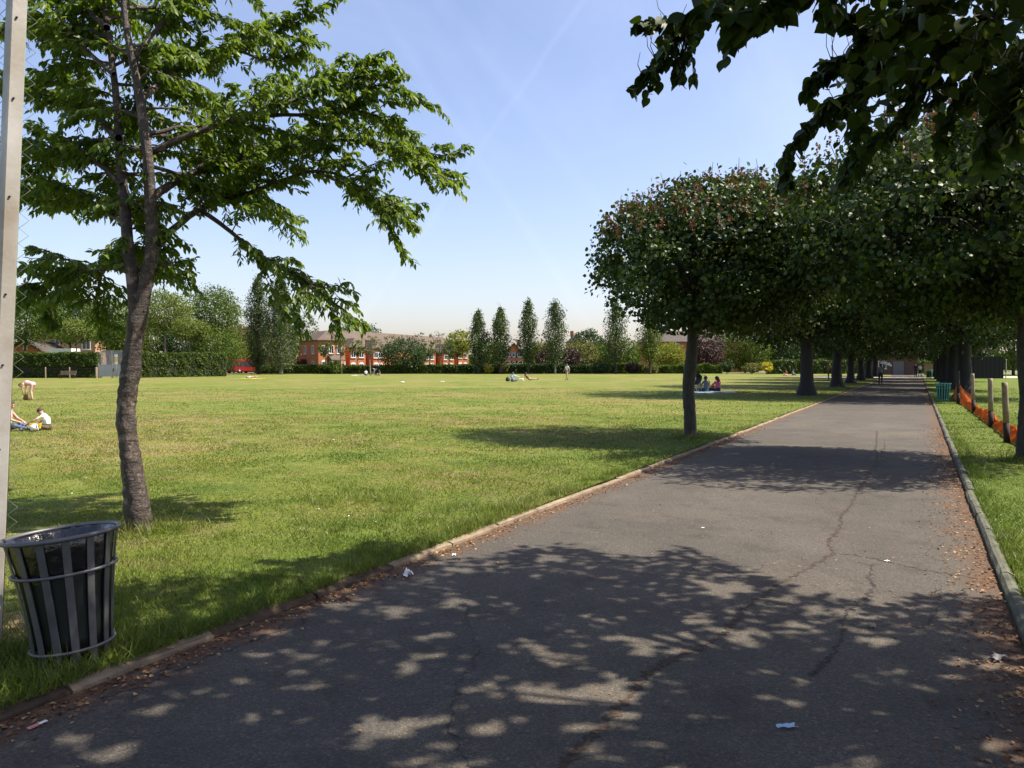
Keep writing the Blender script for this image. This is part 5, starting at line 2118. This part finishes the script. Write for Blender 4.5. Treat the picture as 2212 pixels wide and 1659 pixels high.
def tube_np_dir(pts, rad, d, n):
    ref = np.array([0, 0, 1.0]) if abs(d[2]) < .8 else np.array([1.0, 0, 0])
    a = norm(np.cross(d, ref))
    b = np.cross(d, a)
    th = np.arange(n) * 2 * np.pi / n
    V = pts[:, None] + rad[:, None, None] * (np.cos(th)[None, :, None] * a + np.sin(th)[None, :, None] * b)
    k = len(pts)
    idx = np.arange(k * n).reshape(k, n)
    nx = np.roll(idx, -1, 1)
    return V.reshape(-1, 3), np.stack([idx[:-1], nx[:-1], nx[1:], idx[1:]], -1).reshape(-1, 4)


POSE = {
    "stand": dict(pel=(0, 0, .93), che=(0, .01, 1.28), nek=(0, .0, 1.47), hed=(0, .03, 1.62), sL=(-.18, 0, 1.42), sR=(.18, 0, 1.42), eL=(-.24, -.02, 1.13), eR=(.24, -.02, 1.13), wL=(-.25, .06, .88), wR=(.25, .06, .88),
                  hL=(-.09, 0, .9), hR=(.09, 0, .9), kL=(-.1, .03, .5), kR=(.1, .03, .5), aL=(-.1, -.02, .08), aR=(.1, -.02, .08), tL=(-.12, .14, .035), tR=(.12, .14, .035), fwd=(0, 1, 0)),
    "walk": dict(pel=(0, 0, .92), che=(0, .03, 1.27), nek=(0, .03, 1.46), hed=(0, .06, 1.61), sL=(-.18, .02, 1.41), sR=(.18, 0, 1.41), eL=(-.24, -.1, 1.14), eR=(.24, .06, 1.13), wL=(-.25, -.06, .9), wR=(.23, .24, .98),
                 hL=(-.09, 0, .89), hR=(.09, 0, .89), kL=(-.1, .2, .52), kR=(.1, -.02, .48), aL=(-.1, .26, .1), aR=(.1, -.28, .13), tL=(-.11, .42, .05), tR=(.11, -.16, .04), fwd=(0, 1, 0)),
    "sit": dict(pel=(0, 0, .11), che=(0, .0, .43), nek=(0, .04, .62), hed=(0, .1, .76), sL=(-.17, .02, .57), sR=(.17, .02, .57), eL=(-.25, .16, .36), eR=(.25, .16, .36), wL=(-.14, .36, .28), wR=(.14, .36, .28),
                hL=(-.1, .02, .1), hR=(.1, .02, .1), kL=(-.3, .36, .17), kR=(.3, .36, .17), aL=(.02, .42, .07), aR=(-.04, .5, .07), tL=(.17, .46, .05), tR=(-.18, .52, .05), fwd=(0, .9, -.35)),
    "reach": dict(pel=(0, 0, .11), che=(0, .07, .42), nek=(0, .17, .6), hed=(0, .27, .72), sL=(-.17, .14, .54), sR=(.17, .14, .54), eL=(-.22, .42, .38), eR=(.24, .3, .36), wL=(-.1, .72, .22), wR=(.16, .5, .2),
                  hL=(-.1, .02, .1), hR=(.1, .02, .1), kL=(-.3, .4, .2), kR=(.3, .4, .2), aL=(-.12, .55, .07), aR=(.1, .62, .07), tL=(.03, .6, .05), tR=(-.06, .68, .05), fwd=(0, .7, -.7)),
    "recline": dict(pel=(0, 0, .11), che=(0, -.26, .34), nek=(0, -.38, .52), hed=(0, -.4, .68), sL=(-.18, -.36, .47), sR=(.18, -.36, .47), eL=(-.26, -.56, .26), eR=(.26, -.56, .26), wL=(-.26, -.6, .04), wR=(.26, -.6, .04),
                    hL=(-.1, .03, .1), hR=(.1, .03, .1), kL=(-.1, .45, .16), kR=(.12, .45, .12), aL=(-.08, .87, .08), aR=(.1, .87, .08), tL=(-.12, .92, .2), tR=(.14, .92, .2), fwd=(0, .95, -.2)),
    "lie": dict(pel=(0, 0, .11), che=(0, -.35, .12), nek=(0, -.54, .1), hed=(0, -.7, .12), sL=(-.17, -.48, .1), sR=(.17, -.48, .1), eL=(-.26, -.24, .06), eR=(.26, -.24, .06), wL=(-.22, 0, .05), wR=(.22, 0, .05),
                hL=(-.1, .03, .1), hR=(.1, .03, .1), kL=(-.1, .42, .26), kR=(.1, .45, .12), aL=(-.1, .72, .07), aR=(.1, .87, .06), tL=(-.11, .84, .06), tR=(.14, .9, .18), fwd=(0, .1, 1)),
    "bend": dict(pel=(0, -.1, .86), che=(0, .24, .93), nek=(0, .42, .86), hed=(0, .56, .80), sL=(-.16, .36, .86), sR=(.16, .36, .86), eL=(-.18, .38, .58), eR=(.18, .38, .58), wL=(-.12, .36, .34), wR=(.12, .4, .34),
                 hL=(-.09, -.09, .84), hR=(.09, -.09, .84), kL=(-.1, -.02, .48), kR=(.1, .06, .48), aL=(-.11, -.12, .08), aR=(.11, .02, .08), tL=(-.12, .04, .035), tR=(.12, .18, .035), fwd=(0, .5, -.86)),
    "hold": dict(pel=(0, 0, .92), che=(0, .03, 1.27), nek=(0, .02, 1.46), hed=(0, .05, 1.60), sL=(-.18, .0, 1.41), sR=(.18, 0, 1.41), eL=(-.24, -.08, 1.14), eR=(.26, .14, 1.16), wL=(-.25, .0, .9), wR=(.24, .22, 1.34),
                 hL=(-.09, 0, .89), hR=(.09, 0, .89), kL=(-.1, .12, .5), kR=(.1, -.02, .48), aL=(-.1, .14, .08), aR=(.1, -.2, .1), tL=(-.11, .3, .035), tR=(.11, -.06, .035), fwd=(0, 1, 0)),
}


def person(label, pose, loc, rz, top, bottom, shoe="c_black", skin="skin", hair="hairdark", scale=1.0, long_hair=False, bare_legs=False, sleeves="short", group=None, girth=1.0, mod=None, hat=None):
    j = {k: np.array(v, float) for k, v in POSE[pose].items()}
    if mod:
        for k, v in mod.items():
            j[k] = np.array(v, float)
    root = empty("person", loc, rz, label, "person", group)
    parts = []  # (p0,r0,p1,r1,mat)
    g = girth
    low = "skin" if bare_legs else bottom
    sh = "skin" if sleeves == "none" else top
    fa = top if sleeves == "long" else "skin"
    parts += [(j["pel"], .135 * g, (j["pel"] + j["che"]) / 2, .125 * g, bottom), ((j["pel"] + j["che"]) / 2, .13 * g, j["che"], .15 * g, top),
              (j["che"], .13 * g, (j["sL"] * .6 + j["nek"] * .4), .075, top), (j["che"], .13 * g, (j["sR"] * .6 + j["nek"] * .4), .075, top),
              (j["nek"], .058, j["hed"] - (j["hed"] - j["nek"]) * .3, .055, "skin")]
    for s in "LR":
        parts += [(j["s" + s], .062 * g, j["e" + s] * .55 + j["s" + s] * .45, .052 * g, sh), (j["e" + s] * .55 + j["s" + s] * .45, .047 * g, j["e" + s], .041 * g, fa), (j["e" + s], .041 * g, j["w" + s], .028, fa),
                  (j["h" + s], .095 * g, j["k" + s], .062 * g, bottom), (j["k" + s], .06 * g, j["a" + s], .04, low), (j["a" + s], .043, j["t" + s], .032, shoe)]
        # palm, five fingers
        d = norm(j["w" + s] - j["e" + s])
        sd = norm(np.cross(d, [0, 0, 1.0]) + 1e-4)
        pm = j["w" + s] + d * .07
        parts.append((j["w" + s] + d * .02, .026, pm, .028, "skin"))
        for q in range(4):
            b = pm + sd * (q - 1.5) * .019 + d * .01
            kn = b + d * (.034 + .006 * (1.5 - abs(q - 1.5))) - np.array([0, 0, .006])
            parts += [(b, .0095, kn, .009, "skin"), (kn, .009, kn + d * .022 - np.array([0, 0, .014]), .008, "skin")]
        tbm = j["w" + s] + d * .035 + sd * .028
        parts += [(tbm, .011, tbm + d * .03 + sd * .02, .0095, "skin")]
    h = j["hed"]
    fw = norm(j["fwd"])
    up = norm(h - j["nek"])
    up = norm(up - fw * (up @ fw) * .9)
    rt = np.cross(fw, up)
    parts += [(h + up * .02, .098, h - up * .03 + fw * .012, .088, "skin"), (h - up * .06 + fw * .035, .055, h - up * .09 + fw * .045, .04, "skin"),
              (h + fw * .095 - up * .005, .012, h + fw * .112 - up * .032, .017, "skin")]
    for s in (-1, 1):
        parts += [(h + rt * s * .095 - up * .01, .018, h + rt * s * .098 - up * .04, .013, "skin"), (h + fw * .09 + rt * s * .036 + up * .01, .014, h + fw * .091 + rt * s * .037 + up * .01, .014, "eye")]
    parts += [(h + fw * .083 - up * .068 - rt * .02, .010, h + fw * .083 - up * .068 + rt * .02, .010, "lip")]
    mb = MB()
    for (p0, r0, p1, r1, m_) in parts:
        capsule(mb, p0, r0, p1, r1)
    me = bpy.data.meshes.new("tmp")
    me.from_pydata(mb.v, [], mb.f)
    tmp = bpy.data.objects.new("tmp", me)
    COL.objects.link(tmp)
    md = tmp.modifiers.new("r", "REMESH")
    md.mode = "VOXEL"
    md.voxel_size = .0125
    ms = tmp.modifiers.new("s", "SMOOTH")
    ms.factor = .5
    ms.iterations = 2
    dg = bpy.context.evaluated_depsgraph_get()
    ev = tmp.evaluated_get(dg)
    m2 = bpy.data.meshes.new_from_object(ev)
    bpy.data.objects.remove(tmp)
    names = ["skin", "eye", "lip", top, bottom, shoe]
    names = list(dict.fromkeys(names))
    m2.materials.clear()
    for nme in names:
        m2.materials.append(M[skin] if nme == "skin" else M[nme])
    nf = len(m2.polygons)
    cen = np.zeros(nf * 3, np.float32)
    m2.polygons.foreach_get("center", cen)
    cen = cen.reshape(-1, 3)
    best = np.full(nf, 1e9)
    mi = np.zeros(nf, np.int32)
    for (p0, r0, p1, r1, mm) in parts:
        d = p1 - p0
        L2 = max(1e-9, d @ d)
        t = np.clip((cen - p0) @ d / L2, 0, 1)
        dist = np.linalg.norm(cen - (p0 + t[:, None] * d), axis=1) - (r0 + (r1 - r0) * t)
        if mm in ("eye", "lip"):
            dist -= .004
        k = dist < best
        best[k] = dist[k]
        mi[k] = names.index(mm)
    m2.polygons.foreach_set("material_index", mi)
    m2.polygons.foreach_set("use_smooth", np.ones(nf, bool))
    m2.name = "body"
    link(bpy.data.objects.new("body", m2), root)
    # hair
    hb = MB()
    nlat, nlon = 9, 18
    vs, fs = [], []
    for a in range(nlat):
        th = math.pi * .62 * a / (nlat - 1)
        for b in range(nlon):
            ph = 2 * math.pi * b / nlon
            fr = math.cos(ph)
            tt = th * (1.0 if fr < .2 else 1 - .42 * (fr - .2) / .8)
            wv = 1 + .03 * math.sin(5 * ph + 3 * a)
            q = h + up * (.02 + .118 * math.cos(tt) * wv) + fw * (.112 * math.sin(tt) * fr * wv - .012) + rt * (.108 * math.sin(tt) * math.sin(ph) * wv)
            vs.append(q)
    for a in range(nlat - 1):
        for b in range(nlon):
            b2 = (b + 1) % nlon
            fs.append((a * nlon + b, a * nlon + b2, (a + 1) * nlon + b2, (a + 1) * nlon + b))
    hb.add(vs, fs, 0, True)
    if long_hair:
        capsule(hb, h - fw * .07, .075, j["nek"] - fw * .11 - up * .02, .07)
        capsule(hb, j["nek"] - fw * .11, .07, j["che"] * .3 + j["nek"] * .7 - fw * .13, .04)
    hb.build("hair", M[hat or hair], root)
    root.scale = (scale, scale, scale)
    return root


def make_people():
    def at(x, y):
        g = G(x, y)
        return (float(g[0]), float(g[1]), 0.0)

    LEFT, RIGHT, AWAY, TO = math.pi / 2, -math.pi / 2, 0.0, math.pi
    # boy with toys: in the photo he faces left
    person("small boy in a white T-shirt sitting on the grass and reaching for toys", "reach", at(104, 929), LEFT + .15, "c_white", "c_olive", "skin", hair="hairbrown", scale=.64, bare_legs=True, sleeves="short")
    person("bare-armed person with reddish hair sitting half behind the steel post, facing the toys", "sit", at(15, 931), RIGHT + .1, "c_palepink", "c_denim", "c_denim", hair="hairbrown", scale=.84, sleeves="none")
    person("child in a pale pink swimsuit bending down on the lawn near the tall hedge", "bend", at(68, 864), LEFT, "c_palepink", "c_palepink", "skin", hair="hairbrown", scale=.84, bare_legs=True, sleeves="none")
    person("person lying flat in the sun on the lawn near the red buses", "lie", at(545, 817), RIGHT - .1, "c_white", "skin", "skin", hair="hairbrown", bare_legs=True, sleeves="none", scale=.95)
    # picnickers before the flats
    b = at(791, 811)
    person("person in a white top bending over beside the pushchair before the brick flats", "reach", (b[0], b[1], 0), .3, "c_white", "c_denim", "c_black", scale=1.05)
    person("dark-haired person in a black and cream top sitting by the pushchair", "sit", (b[0] + 2.0, b[1] + .3, 0), 2.6, "c_black", "c_khaki", "c_black", long_hair=True, scale=1.0)
    # couple on the open lawn
    person("man in pale blue shirt sitting upright, pointing, seen from behind on the open lawn", "sit", at(1107, 824.5), -.5, "c_lightblue", "c_denim", "c_black", hair="hairbrown", sleeves="long", scale=1.04, mod=dict(eR=(.3, .3, .5), wR=(.42, .55, .48)))
    person("dark-topped person leaning back with legs stretched out next to the seated man", "recline", at(1144, 821), RIGHT, "c_brown", "c_khaki", "c_black", scale=1.0, long_hair=True)
    person("woman in a pale top and khaki trousers walking on the open lawn", "walk", at(1225, 821.5), 2.4, "c_white", "c_khaki", "c_black", hair="hairbrown", long_hair=True, sleeves="short")
    # along the far edge
    person("child in a light blue top standing by the first thin poplar", "stand", at(1019, 805), TO, "c_lightblue", "c_denim", "c_white", scale=.82)
    person("person in white sitting beside the fourth thin poplar", "sit", at(1212, 806.5), TO, "c_white", "c_grey", "c_black", scale=1.0)
    person("child in a bright yellow top standing right of the fourth thin poplar", "stand", at(1238, 806), TO, "c_yellow", "c_olive", "c_white", scale=.85, hat="c_yellow")
    person("child in a mid blue top standing right of the yellow-topped child", "stand", at(1247, 806), TO, "c_blue", "c_lightblue", "c_white", scale=.72)
    # shaded pair on a blanket
    person("person in a grey top sitting cross-legged on the picnic blanket, back to the path", "sit", at(1526, 846.5), .3, "c_grey", "c_denim", "c_black", "skindark", sleeves="long", scale=1.06)
    person("woman in a pink top sitting on the picnic blanket", "sit", at(1551, 846.5), .5, "c_pink", "c_black", "c_black", "skindark", long_hair=True, sleeves="long", scale=1.06)
    person("toddler in dark clothes sitting between the grey and pink tops", "sit", at(1540.5, 845.5), 2.8, "c_red", "c_black", "c_black", "skindark", scale=.55)
    person("person in a red top sitting on the lawn before the green hedge", "sit", at(1699, 811.5), LEFT, "c_red", "c_palepink", "c_black", scale=1.0)
    person("person in a blue top sitting next to the red top", "sit", at(1712, 811), RIGHT, "c_blue", "c_denim", "c_black", scale=1.0)
    person("person in a brown top and black trousers standing between the big dark trunks", "stand", at(1790, 823), 1.2, "c_brown", "c_black", "c_black", "skindark", sleeves="long", scale=1.06)
    # path walkers
    g = G(1902, 833, PZ)
    o = person("person in a grey top walking away down the path under a white umbrella", "hold", (g[0], g[1], PZ), -PANG, "c_grey", "c_black", "c_black", "skindark", sleeves="long", scale=1.0)
    u = empty("umbrella", (g[0] + .34, g[1] + .1, PZ + 1.28), 0, "open white umbrella held over the walker in grey on the path", "umbrella")
    u.rotation_euler = (.05, math.radians(14), 0)
    mb = MB()
    n = 8
    vs, fs = [], []
    prof = [(0.0, .62), (.15, .605), (.30, .56), (.42, .49), (.50, .40)]
    for r, z in prof:
        for i in range(n * 3):
            a = 2 * math.pi * i / (n * 3)
            sc = 1 - .05 * (1 - abs(math.cos(a * n / 2))) * (r / .5)
            vs.append((r * sc * math.cos(a), r * sc * math.sin(a), z - (.02 if r > .45 and i % 3 else 0)))
    m = n * 3
    for k in range(len(prof) - 1):
        for i in range(m):
            fs.append((k * m + i, k * m + (i + 1) % m, (k + 1) * m + (i + 1) % m, (k + 1) * m + i))
    mb.add(vs, fs, 0, True)
    mb.build("canopy", M["white"], u)
    mb = MB()
    mb.tube([(0, 0, -.06), (0, 0, .66)], .008, 6)
    mb.build("shaft", M["galv"], u)
    mb = MB()
    mb.tube([(0, 0, -.05), (0, 0, -.14), (.03, 0, -.17), (.05, 0, -.14)], .014, 6)
    mb.build("handle", M["rubber"], u)
    x, y = st(112, PW * .82)
    person("far person in dark clothes at the end of the path near the tiny green bin", "stand", (x, y, PZ), 2.6, "c_black", "c_black", "c_black", sleeves="long", scale=1.05)
    x, y = st(114, PW * .93)
    person("far person in a white top beside the dark-clothed one at the path's end", "walk", (x, y, PZ), 2.9, "c_white", "c_black", "c_black", sleeves="short", scale=1.0)


make_people()


# ------------------------------------------------------------------ picnic things, toys, pushchair, litter
def cloth(name, label, cat, c, sx, sy, mat, rz=0.0, z=.03, seed=0):
    r2 = np.random.default_rng(seed)
    n = 14
    vs, fs = [], []
    ph = r2.random(4) * 6
    for i in range(n + 1):
        for j in range(n + 1):
            a, b = i / n - .5, j / n - .5
            h = z + .018 * math.sin(9 * a + ph[0]) * math.sin(8 * b + ph[1]) + .008 * math.sin(21 * a + 13 * b + ph[2])
            vs.append((a * sx + .05 * sx * math.sin(3 * b + ph[3]), b * sy, h))
    for i in range(n):
        for j in range(n):
            q = i * (n + 1) + j
            fs.append((q, q + n + 1, q + n + 2, q + 1))
    mb = MB()
    mb.add(vs, fs, 0, True)
    o = mb.build(name, mat)
    o.location = c
    o.rotation_euler = (0, 0, rz)
    sd = o.modifiers.new("thick", "SOLIDIFY")
    sd.thickness = .008
    return tag(o, label, cat)


def make_small():
    g = G(1535, 848)
    cloth("picnic_blanket", "pale picnic blanket under the seated pair in grey and pink", "blanket", (g[0], g[1] + .3, 0), 2.9, 2.2, M["c_lightblue"], .2)
    g = G(770, 811)
    cloth("picnic_blanket", "cream cloth spread on the grass left of the white-topped picnicker", "blanket", (g[0], g[1], 0), 2.0, 1.3, M["paper"], .1, seed=2)
    g = G(548, 818)
    cloth("towel", "yellow towel under the person sunbathing near the buses", "towel", (g[0] - .1, g[1], 0), 2.9, 1.0, M["c_yellow"], 0, .02, seed=3)
    # pushchair beside the picnickers, and a second one behind the kinked trunk
    def pushchair(loc, rz, label, mat):
        r = empty("pushchair", loc, rz, label, "pushchair", "pushchairs on the lawn")
        mb = MB()
        mb.add([(-.22, -.15, .45), (.22, -.15, .45), (.22, .3, .5), (-.22, .3, .5), (-.22, -.3, .95), (.22, -.3, .95)], [(0, 1, 2, 3), (1, 0, 4, 5)])
        mb.add([(-.22, -.15, .43), (.22, -.15, .43), (.22, .3, .48), (-.22, .3, .48)], [(3, 2, 1, 0)])
        so = mb.build("seat", mat, r)
        sm = so.modifiers.new("thick", "SOLIDIFY")
        sm.thickness = .03
        hd = MB()
        vs, fs = [], []
        for i in range(7):
            a = math.pi * .1 + math.pi * .55 * i / 6
            for x in (-.24, .24):
                vs.append((x, -.28 + .36 * math.cos(a) * -1 + .36, .75 + .36 * math.sin(a)))
        hd.add(vs, [(2 * i, 2 * i + 1, 2 * i + 3, 2 * i + 2) for i in range(6)], 0, True)
        ho = hd.build("hood", mat, r)
        sm = ho.modifiers.new("thick", "SOLIDIFY")
        sm.thickness = .02
        fr = MB()
        for x in (-.25, .25):
            fr.tube([(x, -.55, 1.0), (x, -.25, .7), (x, .4, .15)], .014, 6)
            fr.tube([(x, .1, .5), (x, -.35, .12)], .014, 6)
        fr.tube([(-.25, -.55, 1.0), (.25, -.55, 1.0)], .016, 6)
        fr.build("frame", M["galv"], r)
        for x in (-.27, .27):
            for y in (.42, -.36):
                w = MB()
                w.torus(.1, .022, 0, 18, 6)
                w.lathe([(.03, -.02), (.03, .02)], 10, cap0=True, cap1=True)
                wo = w.build("wheel", M["rubber"], r)
                wo.location = (x, y, .122)
                wo.rotation_euler = (0, math.pi / 2, 0)

    g = G(806, 811)
    pushchair((g[0], g[1], 0), 1.3, "dark pushchair with cream hood standing by the picnickers before the flats", M["c_grey"])
    g = G(1503, 847)
    pushchair((g[0], g[1], 0), 2.2, "dark pushchair half hidden behind the kinked trunk next to the blanket", M["c_black"])
    # bag and cups by the couple
    g = G(1099, 823.5)
    r = empty("bag", (g[0] - .1, g[1], 0), .3, "black bag on the grass left of the man in pale blue", "bag")
    mb = MB()
    mb.lathe([(.02, .0), (.2, .02), (.22, .15), (.17, .34), (.1, .4), (.02, .41)], 14, cap0=True)
    mb.build("pouch", M["c_black"], r)
    mb = MB()
    mb.tube([(-.1, 0, .37), (-.06, 0, .5), (.06, 0, .5), (.1, 0, .37)], .012, 6)
    mb.build("handle", M["c_black"], r)
    for k, (x, lab) in enumerate(((1123.5, "white food box between the seated man and the reclining person, the one by the man"), (1130, "white food box between the seated man and the reclining person, the one by the recliner"))):
        g = G(x, 821.5)
        r = empty("food_box", (g[0], g[1], 0), .4 * k, lab, "food box", "food boxes on the lawn")
        mb = MB()
        mb.box((0, 0, .05), (.24, .18, .1))
        mb.build("tray", M["white"], r)
        mb = MB()
        mb.box((0, .1, .15), (.25, .03, .14), R=Matrix.Rotation(.5, 3, 'X'))
        mb.build("lid", M["white"], r)
    # toys
    g = G(76, 931)
    r = empty("toy_truck", (g[0], g[1], 0), .3, "yellow plastic toy in front of the small boy", "toy")
    mb = MB()
    mb.box((0, 0, .09), (.22, .12, .06))
    mb.box((-.07, 0, .155), (.08, .11, .07))
    mb.add([(.0, -.06, .122), (.12, -.06, .122), (.14, -.06, .2), (.0, -.06, .17), (.0, .06, .122), (.12, .06, .122), (.14, .06, .2), (.0, .06, .17)], [(0, 1, 2, 3), (7, 6, 5, 4), (1, 5, 6, 2), (3, 2, 6, 7), (0, 3, 7, 4)])
    mb.build("body", M["toyyellow"], r)
    for x in (-.07, .07):
        for y in (-.065, .065):
            w = MB()
            w.lathe([(.001, -.018), (.045, -.018), (.045, .018), (.001, .018)], 14)
            wo = w.build("wheel", M["rubber"], r)
            wo.location = (x, y, .046)
            wo.rotation_euler = (math.pi / 2, 0, 0)
    g = G(65, 933)
    r = empty("toy_bucket", (g[0], g[1], 0), 0, "white and blue toy bucket lying next to the yellow toy", "toy")
    r.rotation_euler = (0, math.radians(80), .5)
    r.location.z = .09
    mb = MB()
    mb.lathe([(.06, .0), (.09, .16), (.084, .16), (.055, .01)], 18, cap0=True)
    mb.build("pail", M["white"], r)
    mb = MB()
    mb.torus(.091, .008, .15, 24, 6)
    mb.build("band", M["toyblue"], r)
    # red bag under the bending child
    g = G(57, 864)
    r = empty("bag", (g[0], g[1], 0), 0, "dark reddish brown bag on the grass under the bending child", "bag")
    mb = MB()
    mb.lathe([(.02, 0), (.12, .02), (.135, .1), (.09, .22), (.04, .25), (.01, .26)], 14, cap0=True)
    mb.build("sack", M["c_brown"], r)
    mb = MB()
    mb.tube([(-.06, 0, .22), (-.04, 0, .33), (.04, 0, .33), (.06, 0, .22)], .01, 6)
    mb.build("handle", M["c_brown"], r)

    # litter
    def scrap(name, label, x, y, sx, sy, mat, z0, rz=0.0, crumple=.5, seed=0, group=None):
        g = G(x, y, z0)
        r2 = np.random.default_rng(seed)
        n = 7
        vs, fs = [], []
        for i in range(n):
            for k in range(n):
                a, b = i / (n - 1) - .5, k / (n - 1) - .5
                h = (sx * crumple) * (.5 + .5 * math.sin(7 * a + seed) * math.cos(6 * b + 2 * seed)) * (1 - 1.4 * (a * a + b * b)) + r2.random() * sx * .12 * crumple
                rag = 1 + .22 * math.sin(3.1 * math.atan2(b, a) + seed) + .1 * r2.random()
                vs.append((a * sx * rag * (1 - crumple * .3), b * sy * rag * (1 - crumple * .3), .004 + max(0, h)))
        for i in range(n - 1):
            for k in range(n - 1):
                q = i * n + k
                fs.append((q, q + n, q + n + 1, q + 1))
        mb = MB()
        mb.add(vs, fs)
        o = mb.build(name, mat)
        o.location = g
        o.rotation_euler = (0, 0, rz)
        s_ = o.modifiers.new("thick", "SOLIDIFY")
        s_.thickness = .0015
        tag(o, label, "litter", group)
        return o

    lg = "litter on the path"
    scrap("crumpled_tissue", "crumpled white tissue against the lawn-side kerb", 881, 1246, .085, .085, M["paper"], PZ, .3, .9, 3, lg)
    o = empty("lolly_wrapper", tuple(G(83, 1566, PZ + .006)), 0, "flat pink and white wrapper strip on the path below the litter bin", "litter", lg)
    o.rotation_euler = (0, 0, 1.15)
    mb = MB()
    mb.box((-.025, 0, .004), (.05, .018, .006))
    mb.build("pink_end", M["redplastic"], o)
    mb = MB()
    mb.box((.02, 0, .005), (.04, .015, .004))
    mb.build("white_end", M["paper"], o)
    scrap("paper_scrap", "pale blue crumpled wrapper in the shade on the near path", 1700, 1572, .085, .03, M["c_lightblue"], PZ, .1, .25, 5, lg)
    scrap("paper_scrap", "small white scrap on the path right of the forked crack", 1916, 1213, .045, .03, M["paper"], PZ, .7, .25, 6, lg)
    scrap("paper_scrap", "tiny white scrap on the sunlit middle of the path", 1518, 1141, .03, .025, M["paper"], PZ, 0, .3, 7, lg)
    scrap("paper_scrap", "white scrap lying by the kerb just beyond the crumpled tissue", 980, 1201, .04, .03, M["paper"], PZ, .4, .6, 8, lg)
    scrap("paper_scrap", "grey scrap under the tree shade by the near right kerb", 2155, 1425, .10, .06, M["c_grey"], PZ, .4, .4, 9, lg)
    scrap("leaf_scrap", "pale dead leaf on the dappled near path", 1885, 1355, .07, .04, M["c_khaki"], PZ, 1.2, .4, 10, lg)
    wg = "white scraps on the lawn"
    for i, (x, y, w, lab) in enumerate([(869, 826, .35, "white scrap on the open lawn in line with the dark round bush"), (956, 825, .28, "white scrap on the open lawn before the nearly bare tree"),
                                        (720, 951, .06, "small pale scrap on the near lawn left of the path"), (2152, 813, .3, "white scrap on the verge right of the stakes"), (2105, 872, .1, "pale scrap on the grass beyond the orange netting")]):
        scrap("paper_scrap", lab, x, y, w, w, M["paper"], 0, i, .35, 20 + i, wg)


make_small()
